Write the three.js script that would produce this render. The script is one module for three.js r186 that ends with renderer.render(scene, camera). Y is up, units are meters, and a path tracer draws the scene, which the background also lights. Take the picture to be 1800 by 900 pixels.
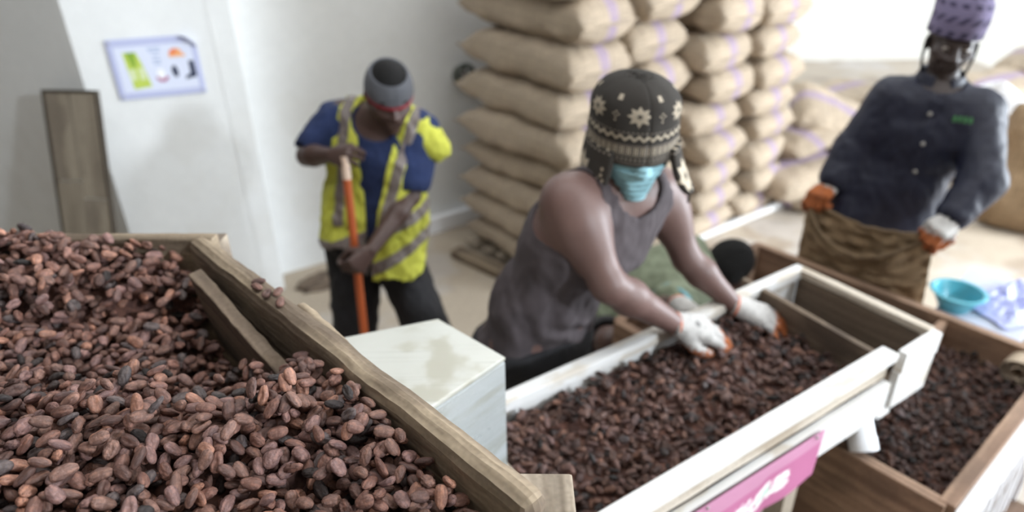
import * as THREE from 'three';
import { mergeGeometries } from 'three/addons/utils/BufferGeometryUtils.js';
import { RectAreaLightUniformsLib } from 'three/addons/lights/RectAreaLightUniformsLib.js';
import { createNoise3D } from 'simplex-noise';

// ------------------------------------------------------------------ camera, daylight, exposure
const scene = new THREE.Scene();
const rad = THREE.MathUtils.degToRad;
const camera = new THREE.PerspectiveCamera(40.79, 2, 0.05, 120);
camera.position.set(0, 2, 0);
camera.rotation.order = 'YXZ';
camera.rotation.x = rad(-28.3);
camera.rotateZ(-0.01422);
camera.focus = 0.8;
camera.userData.fStop = 2.3;
scene.background = new THREE.Color(0.88, 0.945, 1.0);          // an even, bright overcast sky
scene.backgroundIntensity = 1.9;
RectAreaLightUniformsLib.init();
function openingLight(w, h, intensity, pos, look) {              // daylight area lamp placed at an opening
  const l = new THREE.RectAreaLight(new THREE.Color(0.85, 0.925, 1), intensity, w, h);
  l.name = 'opening_daylight'; l.position.set(...pos); l.lookAt(...look); scene.add(l); return l;
}
openingLight(0.4, 0.5, 440, [5.2, 3.55, 2.5], [-1.6, 0.7, -3.2]);   // out of view, high on the right, placed to light the pillar
openingLight(1.3, 2.0, 36, [5.25, 1.6, -2.4], [-1.6, 1.1, -2.8]);   // unseen side door, placed to light things from the right
for (const z of [-1.2, -4.2]) openingLight(6.4, 0.9, 2.8, [1.0, 4.15, z], [1.0, 0, z]).color.setRGB(1, 0.985, 0.96);   // unseen roof lights, put in to lift the shade in the hall
openingLight(3.4, 3.0, 0.3, [3.75, 1.75, -6.75], [1.0, 1.0, -2.6]);
const renderer = new THREE.WebGLRenderer({ antialias: true });
renderer.toneMapping = THREE.LinearToneMapping;
renderer.toneMappingExposure = 1.17;
renderer.shadowMap.enabled = true;

// ------------------------------------------------------------------ helpers
const V = (x, y, z) => new THREE.Vector3(x, y, z);
function rngOf(seed) { let a = seed >>> 0; return () => { a = (a + 0x6d2b79f5) | 0; let t = Math.imul(a ^ (a >>> 15), 1 | a); t = (t + Math.imul(t ^ (t >>> 7), 61 | t)) ^ t; return ((t ^ (t >>> 14)) >>> 0) / 4294967296; }; }
const rand = rngOf(20240611);
const noise3 = createNoise3D(rngOf(77));
const lerp = (a, b, t) => a + (b - a) * t, clamp = (x, a, b) => Math.min(b, Math.max(a, x));
const smooth = (x, a, b) => { const t = clamp((x - a) / (b - a), 0, 1); return t * t * (3 - 2 * t); };
const names = {};
function numbered(n) { if (!(n in names)) { names[n] = 0; return n; } names[n]++; return n + '_' + String(names[n]).padStart(3, '0'); }
function tag(o, label, category, group) { o.userData.label = label; o.userData.category = category; if (group) o.userData.group = group; return o; }
function thing(name, label, category, pos = [0, 0, 0], turn = 0, group) {
  const o = new THREE.Group(); o.name = numbered(name); o.position.set(...pos); o.rotation.y = turn; scene.add(o); return tag(o, label, category, group);
}
function obj(name, geo, mat, parent = scene) {
  const m = new THREE.Mesh(geo, mat); m.name = parent === scene ? numbered(name) : name; m.castShadow = m.receiveShadow = true; parent.add(m); return m;
}
function struct(name, geo, mat, parent = scene) { const m = obj(name, geo, mat, parent); if (parent === scene) m.userData.kind = 'structure'; return m; }
// texture coordinates in metres, projected on the side that each face looks to
function boxUV(g0, k = 1) {
  const g = g0.index ? g0.toNonIndexed() : g0, p = g.attributes.position, uv = new Float32Array(p.count * 2), a = V(), b = V(), c = V(), n = V();
  for (let i = 0; i < p.count; i += 3) {
    a.fromBufferAttribute(p, i); b.fromBufferAttribute(p, i + 1); c.fromBufferAttribute(p, i + 2);
    n.copy(b).sub(a).cross(c.clone().sub(a));
    const x = Math.abs(n.x), y = Math.abs(n.y), z = Math.abs(n.z);
    [a, b, c].forEach((q, j) => { const t = y >= x && y >= z ? [q.x, q.z] : z >= x ? [q.x, q.y] : [q.z, q.y]; uv[(i + j) * 2] = t[0] * k; uv[(i + j) * 2 + 1] = t[1] * k; });
  }
  g.setAttribute('uv', new THREE.BufferAttribute(uv, 2)); return g;
}
// a sawn board: eased edges, slight unevenness; length on x, height on y, thickness on z
function plank(L, H, T, r = 0.004, warp = 0.001, seed = 0, segs = 0) {
  const n = segs || Math.max(2, Math.round(L / 0.06)), g = new THREE.BoxGeometry(L, H, T, n, 3, 3), p = g.attributes.position, hl = L / 2, hh = H / 2, ht = T / 2;
  for (let i = 0; i < p.count; i++) {
    let x = p.getX(i), y = p.getY(i), z = p.getZ(i);
    if (Math.abs(y) < hh * 0.9) y = Math.sign(y) * (hh - r);
    if (Math.abs(z) < ht * 0.9) z = Math.sign(z) * (ht - r);
    const q = V(clamp(x, -hl + r, hl - r), clamp(y, -hh + r, hh - r), clamp(z, -ht + r, ht - r));
    const d = V(x, y, z).sub(q); if (d.lengthSq() > 1e-12 && (Math.abs(d.y) > 1e-9 ? 1 : 0) + (Math.abs(d.z) > 1e-9 ? 1 : 0) + (Math.abs(d.x) > 1e-9 ? 1 : 0) > 1) { d.setLength(r); [x, y, z] = [q.x + d.x, q.y + d.y, q.z + d.z]; }
    if (warp) {
      const w = (s) => noise3(x * 5 + seed * 3.1 + s, y * 16 + s, z * 16 + seed) + 0.5 * noise3(x * 22 + seed + s, y * 50, z * 50 + s);
      y += warp * w(0); z += warp * w(9.3);
    }
    p.setXYZ(i, x, y, z);
  }
  g.computeVertexNormals(); const o = boxUV(g);
  const uv = o.attributes.uv; for (let i = 0; i < uv.count; i++) uv.setXY(i, uv.getX(i) + seed * 0.37, uv.getY(i) + seed * 0.173);
  return o;
}
function orient(o, xdir, up, pos) {            // local x along xdir, local y close to up
  const x = xdir.clone().normalize(), z = x.clone().cross(up).normalize(), y = z.clone().cross(x);
  o.quaternion.setFromRotationMatrix(new THREE.Matrix4().makeBasis(x, y, z)); o.position.copy(pos); return o;
}
const UP = V(0, 1, 0);
function tube(points, r, seg = 24, rs = 8, closed = false) { return new THREE.TubeGeometry(new THREE.CatmullRomCurve3(points, closed), seg, r, rs, closed); }
function cyl(r0, r1, h, n = 20) { return new THREE.CylinderGeometry(r0, r1, h, n, 1); }
// closed cloth or shell from f(u,v) -> point, given a thickness
function shell(f, nu, nv, thick, uvf) {
  const P = [], N = [], du = 1e-3;
  for (let j = 0; j <= nv; j++) for (let i = 0; i <= nu; i++) {
    const u = i / nu, v = j / nv, p = f(u, v), a = f(Math.min(1, u + du), v).sub(f(Math.max(0, u - du), v)), b = f(u, Math.min(1, v + du)).sub(f(u, Math.max(0, v - du)));
    P.push(p); N.push(a.cross(b).normalize());
  }
  const pos = [], uv = [], idx = [], W = nu + 1, n = P.length;
  for (const s of [0.5, -0.5]) P.forEach((p, k) => { pos.push(p.x + N[k].x * thick * s, p.y + N[k].y * thick * s, p.z + N[k].z * thick * s); const u = (k % W) / nu, v = Math.floor(k / W) / nv; uv.push(...(uvf ? uvf(u, v) : [u, v])); });
  for (let j = 0; j < nv; j++) for (let i = 0; i < nu; i++) { const a = j * W + i, b = a + 1, c = a + W, d = c + 1; idx.push(a, b, c, b, d, c, n + a, n + c, n + b, n + b, n + c, n + d); }
  const rim = []; for (let i = 0; i < nu; i++) rim.push([i, i + 1]); for (let j = 0; j < nv; j++) rim.push([j * W + nu, (j + 1) * W + nu]);
  for (let i = nu; i > 0; i--) rim.push([nv * W + i, nv * W + i - 1]); for (let j = nv; j > 0; j--) rim.push([j * W, (j - 1) * W]);
  for (const [a, b] of rim) idx.push(a, n + a, b, b, n + a, n + b);
  const g = new THREE.BufferGeometry(); g.setAttribute('position', new THREE.Float32BufferAttribute(pos, 3)); g.setAttribute('uv', new THREE.Float32BufferAttribute(uv, 2)); g.setIndex(idx); g.computeVertexNormals(); return g;
}

// ------------------------------------------------------------------ procedural textures (what surfaces are made of)
function hash(x, y, s) { let h = Math.imul(x, 374761393) ^ Math.imul(y, 668265263) ^ Math.imul(s, 1274126177); h = Math.imul(h ^ (h >>> 13), 1274126177); return ((h ^ (h >>> 16)) >>> 0) / 4294967296; }
function vnoise(u, v, px, py, s) {             // repeats after px, py cells
  const x = u * px, y = v * py, i = Math.floor(x), j = Math.floor(y), fx = x - i, fy = y - j, a = fx * fx * (3 - 2 * fx), b = fy * fy * (3 - 2 * fy), m = (q, n) => ((q % n) + n) % n;
  const g = (k, l) => hash(m(k, px), m(l, py), s);
  return lerp(lerp(g(i, j), g(i + 1, j), a), lerp(g(i, j + 1), g(i + 1, j + 1), a), b);
}
const fbm = (u, v, px, py, s, o = 4) => { let t = 0, a = 0.5, n = 0; for (let k = 0; k < o; k++) { t += a * vnoise(u, v, px << k, py << k, s + k); n += a; a *= 0.5; } return t / n; };
function dataTex(n, fn, srgb = true, m = n) {
  const d = new Uint8Array(n * m * 4);
  for (let y = 0; y < m; y++) for (let x = 0; x < n; x++) { const c = fn(x / n, y / m), i = (y * n + x) * 4; const q = Array.isArray(c) ? c : [c, c, c]; d[i] = clamp(q[0], 0, 255); d[i + 1] = clamp(q[1], 0, 255); d[i + 2] = clamp(q[2], 0, 255); d[i + 3] = 255; }
  const t = new THREE.DataTexture(d, n, m); t.wrapS = t.wrapT = THREE.RepeatWrapping; t.magFilter = THREE.LinearFilter; t.minFilter = THREE.LinearMipmapLinearFilter; t.generateMipmaps = true; if (srgb) t.colorSpace = THREE.SRGBColorSpace; t.needsUpdate = true; return t;
}
function canvasTex(w, h, draw) { const c = document.createElement('canvas'); c.width = w; c.height = h; draw(c.getContext('2d'), w, h); const t = new THREE.CanvasTexture(c); t.colorSpace = THREE.SRGBColorSpace; t.wrapS = t.wrapT = THREE.RepeatWrapping; t.anisotropy = 8; return t; }
const rep = (t, x, y = x) => { const c = t.clone(); c.repeat.set(x, y); c.needsUpdate = true; return c; };
const mix3 = (a, b, t) => [lerp(a[0], b[0], t), lerp(a[1], b[1], t), lerp(a[2], b[2], t)];
const grain = (u, v) => { const w = v + 0.02 * fbm(u, v, 2, 2, 91, 2), a = fbm(u, w, 2, 26, 11, 4), b = fbm(u, w, 3, 90, 12, 2); return 0.6 * a + 0.4 * b; };
const woodTex = (lo, hi, dirt, amt) => dataTex(512, (u, v) => { const g = smooth(grain(u, v), 0.25, 0.75), d = smooth(fbm(u, v, 5, 9, 40, 5), 0.52, 0.72) * amt, c = mix3(mix3(lo, hi, g), dirt, d); const f = 0.94 + 0.12 * vnoise(u, v, 300, 300, 3); return c.map((q) => q * f); });
const woodBump = dataTex(512, (u, v) => 255 * (0.75 * grain(u, v) + 0.25 * fbm(u, v, 40, 160, 8, 2)), false);
const plasterTex = dataTex(512, (u, v) => { const s = fbm(u, v, 3, 3, 21, 5), f = fbm(u, v, 60, 60, 22, 2), d = smooth(fbm(u, v, 7, 7, 24, 4), 0.62, 0.78); const k = 0.955 + 0.05 * s + 0.02 * (f - 0.5); return mix3([247 * k, 246 * k, 243 * k], [222, 218, 210], d * 0.2); });
const plasterBump = dataTex(512, (u, v) => 255 * (0.6 * fbm(u, v, 12, 12, 31, 3) + 0.4 * fbm(u, v, 90, 90, 32, 2)), false);
const concreteTex = dataTex(1024, (u, v) => { const s = fbm(u, v, 4, 4, 51, 5), f = vnoise(u, v, 400, 400, 52), d = smooth(fbm(u, v, 9, 9, 54, 4), 0.55, 0.75), p = smooth(fbm(u, v, 6, 6, 58, 4), 0.56, 0.7); const c = mix3(mix3([158, 145, 128], [186, 173, 156], s), [128, 112, 96], d * 0.55); return mix3(c, [186, 184, 186], p * 0.4).map((q) => q * (0.95 + 0.1 * f)); });
const juteW = (u, v, n) => { const a = Math.sin(u * n * Math.PI * 2), b = Math.sin(v * n * Math.PI * 2); return 0.5 + 0.25 * (Math.abs(a) + Math.abs(b) - 1) + 0.2 * (a * b); };
const juteCol = (u, v) => { const y1 = fbm(u, v, 4, 120, 61, 2), y2 = fbm(u, v, 120, 4, 62, 2), s = fbm(u, v, 4, 4, 63, 4), w = juteW(u, v, 128); const k = 0.72 + 0.2 * (y1 + y2 - 1) + 0.22 * w + 0.16 * s; return [208 * k, 189 * k, 166 * k]; };
const juteTex = dataTex(512, juteCol);
const stripeTex = dataTex(1024, (u, v) => {     // u round the sack, v along it: one violet stripe on each broad face
  let c = juteCol(u * 4, v * 4);
  for (const s of [0.25, 0.75]) { const q = Math.abs(u - s + 0.006 * (fbm(u, v, 2, 20, 66, 2) - 0.5)); const t = (1 - smooth(q, 0.013, 0.017)) * (0.3 + 0.4 * vnoise(u, v, 240, 240, 67)); c = mix3(c, [150, 132, 184], t); }
  return c;
});
const juteBump = dataTex(512, (u, v) => 255 * juteW(u, v, 64), false);
const clothBump = dataTex(256, (u, v) => 255 * (0.5 + 0.25 * Math.sin(u * 256 * Math.PI) * Math.sin(v * 256 * Math.PI) + 0.25 * fbm(u, v, 8, 8, 71, 3)), false);
const clothTex = dataTex(256, (u, v) => { const k = 225 + 26 * fbm(u, v, 5, 5, 72, 4) + 10 * (vnoise(u, v, 128, 128, 73) - 0.5); return [k, k, k]; });
const beanTex = dataTex(512, (u, v) => {        // blotchy skin with a dusty bloom, u round the bean
  const a = fbm(u, v, 6, 5, 81, 5), b = fbm(u, v, 14, 3, 83, 3), d = smooth(fbm(u, v, 22, 18, 85, 4), 0.5, 0.75), f = vnoise(u, v, 180, 180, 86);
  const c = mix3([150, 128, 122], [236, 206, 190], smooth(0.6 * a + 0.4 * b, 0.3, 0.7)); return mix3(c, [214, 204, 204], d * 0.5).map((q) => q * (0.92 + 0.14 * f));
});
const beanBump = dataTex(512, (u, v) => 255 * (0.5 * fbm(u, v, 5, 10, 87, 4) + 0.35 * fbm(u, v, 26, 8, 88, 3) + 0.15 * vnoise(u, v, 160, 160, 89)), false);
const scuffTex = dataTex(512, (u, v) => { const s = fbm(u, v, 4, 4, 101, 5), d = smooth(fbm(u, v, 8, 8, 103, 4), 0.5, 0.72), l = smooth(vnoise(u, v, 3, 220, 105), 0.75, 0.95); return mix3(mix3([206, 207, 202], [182, 182, 174], s), [150, 144, 124], d * 0.45).map((q) => q - 14 * l); });
const scuffRough = dataTex(512, (u, v) => 255 * (0.45 + 0.4 * fbm(u, v, 6, 6, 107, 5)), false);
const paintTex = dataTex(512, (u, v) => { const d = smooth(fbm(u, v, 9, 22, 111, 5), 0.57, 0.72), s = fbm(u, v, 3, 8, 113, 4); return mix3(mix3([232, 232, 232], [212, 210, 206], s), [186, 172, 152], d * 0.5); });
const knitBump = dataTex(256, (u, v) => { const x = u * 32, y = v * 32, c = Math.abs((x % 1) - 0.5) * 2; return 255 * (0.35 + 0.4 * (1 - c) + 0.25 * Math.sin((y + c * 0.5) * Math.PI * 2)); }, false);

// ------------------------------------------------------------------ materials
const std = (o) => new THREE.MeshStandardMaterial({ roughness: 0.85, metalness: 0, ...o });
const C = (r, g, b) => new THREE.Color().setRGB(r / 255, g / 255, b / 255, THREE.SRGBColorSpace);
const M = {
  wall: std({ color: C(240, 243, 246), map: rep(plasterTex, 0.5), bumpMap: rep(plasterBump, 0.8), bumpScale: 0.002, roughness: 0.8 }),
  unseenWallDim: std({ color: C(140, 134, 126), roughness: 0.95 }),  // dull tone for two unseen walls, set to cut bounced light
  ceiling: std({ color: C(196, 194, 190), roughness: 0.9 }),
  floor: std({ map: rep(concreteTex, 0.4), bumpMap: rep(plasterBump, 0.6), bumpScale: 0.002, roughness: 0.75 }),
  yard: std({ color: C(205, 200, 190), roughness: 0.95 }),
  pane: new THREE.MeshPhysicalMaterial({ color: 0xffffff, transmission: 1, thickness: 0, roughness: 0.05 }),
  tableTop: std({ color: C(176, 180, 194), roughness: 0.6 }),
  skirting: std({ color: C(238, 239, 242), roughness: 0.6 }),
  rail: std({ map: woodTex([108, 94, 78], [166, 149, 126], [88, 74, 62], 0.6), bumpMap: woodBump, bumpScale: 0.006, roughness: 0.85 }),
  railGrey: std({ map: woodTex([118, 106, 92], [188, 174, 156], [86, 74, 64], 0.6), bumpMap: woodBump, bumpScale: 0.004, roughness: 0.9 }),
  darkBoard: std({ map: woodTex([82, 70, 60], [122, 106, 90], [60, 50, 44], 0.5), bumpMap: woodBump, bumpScale: 0.003, roughness: 0.9 }),
  brownBoard: std({ map: woodTex([116, 90, 72], [156, 128, 106], [92, 72, 58], 0.5), bumpMap: woodBump, bumpScale: 0.002, roughness: 0.8 }),
  leanBoard: std({ map: woodTex([132, 122, 108], [158, 148, 132], [110, 100, 90], 0.5), bumpMap: woodBump, bumpScale: 0.001, roughness: 0.7 }),
  leanEdge: std({ color: C(66, 58, 48), roughness: 0.8 }),
  paint: std({ map: paintTex, bumpMap: woodBump, bumpScale: 0.001, roughness: 0.55 }),
  cream: std({ map: woodTex([178, 166, 150], [206, 196, 182], [150, 134, 114], 0.5), bumpMap: woodBump, bumpScale: 0.001, roughness: 0.7 }),
  jute: std({ map: juteTex, bumpMap: juteBump, bumpScale: 0.002, roughness: 0.95 }),
  sack: std({ map: stripeTex, bumpMap: rep(juteBump, 4, 4), bumpScale: 0.002, roughness: 0.95 }),
  heldSack: std({ color: C(186, 172, 152), map: rep(juteTex, 3), bumpMap: rep(juteBump, 3), bumpScale: 0.002, roughness: 0.95 }),
  steel: new THREE.MeshPhysicalMaterial({ map: rep(scuffTex, 2), roughnessMap: rep(scuffRough, 2), metalness: 0.3, roughness: 0.55 }),
  steelSideLit: new THREE.MeshPhysicalMaterial({ color: C(228, 234, 244), map: rep(scuffTex, 1, 4), roughnessMap: rep(scuffRough, 3), bumpMap: rep(plasterBump, 1.5), bumpScale: 0.001, metalness: 0.25, roughness: 0.5 }),  // same metal as the lid; cool pale tint imitates daylight on the side
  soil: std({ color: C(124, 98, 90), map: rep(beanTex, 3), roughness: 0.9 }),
  skinA: std({ color: C(116, 90, 84), map: clothTex, roughness: 0.5 }),
  skinB: std({ color: C(84, 62, 56), map: clothTex, roughness: 0.45 }),
  skinC: std({ color: C(60, 46, 43), map: clothTex, roughness: 0.5 }),
  eyeWhite: std({ color: C(176, 166, 158), roughness: 0.2 }),
  hair: std({ color: C(24, 22, 22), roughness: 0.95, bumpMap: rep(knitBump, 8), bumpScale: 0.003 }),
  tank: std({ color: C(80, 72, 75), map: rep(clothTex, 2), bumpMap: clothBump, bumpScale: 0.001, roughness: 0.95 }),
  black: std({ color: C(34, 33, 36), map: rep(clothTex, 2), bumpMap: clothBump, bumpScale: 0.001, roughness: 0.9 }),
  shoe: std({ color: C(48, 44, 42), roughness: 0.8 }),
  blueTee: std({ color: C(32, 48, 90), map: rep(clothTex, 2), bumpMap: clothBump, bumpScale: 0.001, roughness: 0.9 }),
  hiVis: std({ color: C(204, 206, 78), map: rep(clothTex, 2), bumpMap: clothBump, bumpScale: 0.001, roughness: 0.8 }),
  reflective: std({ color: C(114, 104, 100), roughness: 0.45, bumpMap: clothBump, bumpScale: 0.001 }),
  navy: new THREE.MeshPhysicalMaterial({ color: C(15, 19, 44), map: rep(clothTex, 2), bumpMap: clothBump, bumpScale: 0.001, roughness: 0.6, sheen: 0.2, sheenColor: C(90, 100, 190), sheenRoughness: 0.45 }),
  jeans: std({ color: C(196, 206, 228), map: rep(clothTex, 2), roughness: 0.85 }),
  olive: std({ color: C(124, 132, 110), map: rep(clothTex, 2), bumpMap: clothBump, bumpScale: 0.001, roughness: 0.9 }),
  teal: std({ color: C(112, 160, 168), map: rep(clothTex, 2), roughness: 0.9 }),
  glove: std({ vertexColors: true, map: rep(clothTex, 3), bumpMap: rep(knitBump, 6), bumpScale: 0.002, roughness: 0.9 }),
  mask: std({ color: C(160, 208, 220), map: rep(clothTex, 4), roughness: 0.8 }),
  white: std({ color: C(240, 242, 246), roughness: 0.5 }),
  orange: std({ color: C(206, 102, 52), roughness: 0.5, map: rep(clothTex, 3) }),
  tip: std({ color: C(232, 206, 186), roughness: 0.6 }),
  redTrim: std({ color: C(150, 44, 56), roughness: 0.85 }),
  greenLogo: std({ color: C(64, 118, 70), roughness: 0.8 }),
  bowl: std({ color: C(84, 166, 182), roughness: 0.3 }),
  lavender: std({ color: C(172, 178, 222), roughness: 0.45 }),
  darkGreen: std({ color: C(62, 70, 62), roughness: 0.5 }),
  grey: std({ color: C(150, 146, 142), roughness: 0.5 }),
};

// ------------------------------------------------------------------ the room
const DIR = (yaw) => V(Math.sin(rad(yaw)), 0, -Math.cos(rad(yaw)));
function wall(name, a, b, h, mat, t = 0.2, y0 = 0) {          // a -> b with the room on its right-hand side seen from above; the thickness goes outwards
  const d = V(b[0] - a[0], 0, b[1] - a[1]), L = d.length(), g = boxUV(new THREE.BoxGeometry(L, h, t)); g.translate(0, 0, -t / 2);
  const m = struct(name, g, mat); orient(m, d, UP, V((a[0] + b[0]) / 2, y0 + h / 2, (a[1] + b[1]) / 2)); return m;
}
const HALL = 4.2;
{
  const g = new THREE.BoxGeometry(11.2, 0.2, 12.4); struct('floor', boxUV(g), M.floor).position.set(0.2, -0.1, -2.6);
  const y = new THREE.BoxGeometry(70, 0.2, 70); struct('yard', boxUV(y), M.yard).position.set(0, -0.32, -12);
  for (const [z0, z1] of [[-8.9, -4.7], [-3.7, -1.7], [-0.7, 3.7]]) struct('ceiling', new THREE.BoxGeometry(11.2, 0.2, z1 - z0), M.ceiling).position.set(0.2, HALL + 0.1, (z0 + z1) / 2);
  for (const z of [-4.2, -1.2]) {               // unseen roof lights: clear panes put in to light the hall from above
    for (const [x, w] of [[-3.85, 3.1], [5.1, 1.4]]) struct('ceiling', new THREE.BoxGeometry(w, 0.2, 1), M.ceiling).position.set(x, HALL + 0.1, z);
    for (let k = 0; k < 4; k++) struct('window_' + (z < -3 ? k + 1 : k + 5), new THREE.BoxGeometry(1.66, 0.012, 1), M.pane).position.set(-1.46 + k * 1.675, HALL + 0.12, z);
  }
}
wall('wall_left', [-5.2, -4.34], [-1.927, -3.126], HALL, M.wall, 0.12);
wall('wall_pillar', [-1.927, -3.126], [-1.29, -3.358], HALL, M.wall, 0.12);
wall('wall_pillar_flank', [-1.29, -3.358], [-1.36, -3.54], HALL, M.wall, 0.1);
wall('wall_back', [-1.46, -3.455], [2.42, -6.06], HALL, M.wall, 0.2);
wall('wall_lintel', [2.42, -6.06], [5.5, -8.12], 0.8, M.wall, 0.2, 3.4);
wall('wall_right_far', [5.7, -7.1], [5.7, -6.8], HALL, M.wall);
wall('wall_right_top', [5.5, -8.3], [5.5, -1.6], 0.95, M.wall, 0.2, 3.25);
wall('wall_right_near', [5.5, -1.6], [5.5, 1.95], HALL, M.wall);  // right wall out of view, closed around its openings to limit side daylight
wall('wall_right_end', [5.5, 2.85], [5.5, 3.4], HALL, M.wall);
wall('wall_right_sill', [5.5, 1.95], [5.5, 2.85], 3.15, M.wall);
wall('wall_right', [5.5, -5.2], [5.5, -3.2], HALL, M.wall);
wall('added_blocker_beam', [2.6, 0.17], [4.5, -1.4], HALL - 2.06, M.wall, 0.2, 2.06);   // added beam, out of view, keeps the high daylight off the back wall
wall('wall_front', [5.5, 3.4], [-5.2, 3.4], HALL, M.unseenWallDim);
wall('wall_far_left', [-5.2, 3.4], [-5.2, -4.34], HALL, M.unseenWallDim);
{ // white skirting at the foot of the back wall
  const m = struct('baseboard_back', plank(2.7, 0.11, 0.05, 0.008, 0.001, 3), M.skirting), d = V(0.83, 0, -0.557), n = V(0.557, 0, 0.83);
  orient(m, d, UP, V(-0.62, 0.056, -4.018).addScaledVector(d, 1.15).addScaledVector(n, 0.03));
}
// safety notice on the pillar
{
  const t = thing('safety_sign', 'white safety notice with lavender border, pictograms and a curling corner on the white pillar', 'sign', [-1.63, 1.142, -3.234]);
  const tex = canvasTex(740, 540, (c, w, h) => {
    c.fillStyle = '#b9bfe0'; c.fillRect(0, 0, w, h);
    c.fillStyle = '#d9dff2'; c.fillRect(50, 66, w - 96, h - 124);
    c.fillStyle = '#bccf5e'; c.beginPath(); c.moveTo(112, 120); c.lineTo(222, 120); c.lineTo(258, 250); c.lineTo(292, 440); c.lineTo(140, 452); c.lineTo(122, 250); c.closePath(); c.fill();
    c.fillStyle = '#86a83c'; c.beginPath(); c.moveTo(135, 120); c.lineTo(215, 120); c.lineTo(200, 240); c.lineTo(172, 262); c.closePath(); c.fill();
    c.fillStyle = '#d5e0b4'; c.fillRect(132, 270, 52, 100); c.fillRect(212, 262, 48, 108);
    c.fillStyle = '#a4b3d2'; for (const [x, y, l] of [[318, 92, 110], [330, 118, 92], [350, 160, 62], [344, 200, 72], [352, 228, 56]]) c.fillRect(x, y, l, 14);
    c.fillStyle = '#f4f5fb'; c.beginPath(); c.ellipse(392, 330, 34, 44, 0, 0, 7); c.fill();
    c.strokeStyle = '#a8557f'; c.lineWidth = 26; c.beginPath(); c.ellipse(394, 346, 44, 46, 0, 0.25, 2.9); c.stroke();
    c.fillStyle = '#e8875c'; c.beginPath(); c.arc(548, 168, 58, Math.PI, 0); c.fill(); c.fillStyle = '#ecb077'; c.fillRect(488, 166, 138, 22); c.fillRect(562, 118, 30, 60);
    c.fillStyle = '#26304a'; c.beginPath(); c.ellipse(512, 318, 26, 54, -0.1, 0, 7); c.fill();
    c.beginPath(); c.moveTo(640, 232); c.lineTo(686, 232); c.lineTo(690, 380); c.lineTo(590, 398); c.lineTo(598, 366); c.lineTo(640, 350); c.closePath(); c.fill();
  });
  const f = (u, v) => {                          // the upper right corner peels off the wall
    const x = lerp(-0.186, 0.186, u), y = lerp(0.002, 0.272, v), k = Math.max(0, u + v * 0.9 - 1.7) / 0.2;
    return V(x - 0.028 * k * k, y - 0.014 * k * k, 0.006 + 0.03 * Math.sin(Math.min(1.6, k * 1.6)));
  };
  obj('sign_panel', shell(f, 40, 30, 0.003), std({ map: tex, roughness: 0.45 }), t);
  for (const [x, y] of [[-0.172, 0.258], [-0.172, 0.016], [0.172, 0.016]]) { const s = obj('screw', new THREE.SphereGeometry(0.005, 10, 6), M.grey, t); s.position.set(x, y, 0.009); }
  t.rotation.y = rad(20);
}
// board leaning on the left wall
{
  const t = thing('leaning_board', 'weathered brown board with dark edges leaning upright in the wall corner', 'board');
  const a = V(-2.1, 1.226, -3.105), b = V(-1.835, 1.186, -3.04), c = V(-2.13, 0.0, -2.78), d = V(-1.872, 0.0, -2.755);
  const x = b.clone().sub(a), yy = a.clone().add(b).sub(c).sub(d).multiplyScalar(0.5), H = yy.length();
  t.position.copy(c.clone().add(d).multiplyScalar(0.5));
  const q = new THREE.Group(); const yn = yy.clone().normalize(); orient(q, x.addScaledVector(yn, -x.dot(yn)), yy, V(0, 0, 0)); t.quaternion.copy(q.quaternion);
  for (const [w, x0, y0, h, s] of [[0.128, -0.066, 0, 0.44, 1], [0.128, -0.066, 0.445, 0.4, 2], [0.128, -0.066, 0.85, H - 0.85, 3], [0.128, 0.066, 0, 0.3, 4], [0.128, 0.066, 0.305, 0.46, 5], [0.128, 0.066, 0.77, H - 0.77, 6]]) {
    const m = obj('panel', plank(h, w, 0.014, 0.003, 0.0006, s), M.leanBoard, t); m.rotation.z = Math.PI / 2; m.position.set(x0, y0 + h / 2, 0);
  }
  for (const s of [-1, 1]) { const m = obj('edge_strip', plank(H, 0.014, 0.022, 0.003, 0.0005, 7 + s), M.leanEdge, t); m.rotation.z = Math.PI / 2; m.position.set(s * 0.137, H / 2, 0); }
  const m = obj('edge_strip', plank(0.288, 0.014, 0.022, 0.003, 0.0005, 11), M.leanEdge, t); m.position.set(0, H + 0.007, 0);
}
// small round fitting on the back wall
{
  const t = thing('wall_valve', 'small round dark green fitting on the back wall beside the sack stack', 'valve', [-0.31, 0.995, -4.225]);
  t.rotation.y = rad(34);
  const r = obj('wheel', new THREE.TorusGeometry(0.062, 0.014, 10, 28), M.darkGreen, t); r.position.z = 0.075;
  for (let k = 0; k < 3; k++) { const s = obj('spoke', cyl(0.007, 0.007, 0.12, 8), M.darkGreen, t); s.position.z = 0.075; s.rotation.z = k * Math.PI / 3; }
  const p = obj('stem', cyl(0.018, 0.024, 0.09, 14), M.grey, t); p.rotation.x = Math.PI / 2; p.position.z = 0.04;
  const f = obj('flange', cyl(0.05, 0.05, 0.012, 20), M.grey, t); f.rotation.x = Math.PI / 2; f.position.z = 0.008;
}
// sweepings at the foot of the pillar
{
  const g = new THREE.SphereGeometry(1, 40, 20), p = g.attributes.position;
  for (let i = 0; i < p.count; i++) { const x = p.getX(i), y = p.getY(i), z = p.getZ(i), k = 1 + 0.16 * noise3(x * 2, y * 2, z * 2) + 0.06 * noise3(x * 7, y * 7, z * 7); p.setXYZ(i, x * 0.17 * k, Math.max(0, y) * 0.045 * k, z * 0.1 * k); }
  g.computeVertexNormals();
  const m = obj('sweepings_pile', boxUV(g, 3), M.darkBoard); m.position.set(-1.07, 0.001, -3.44); m.rotation.y = rad(34); tag(m, 'low dark pile of sweepings on the floor at the foot of the white pillar', 'sweepings');
}

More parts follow.
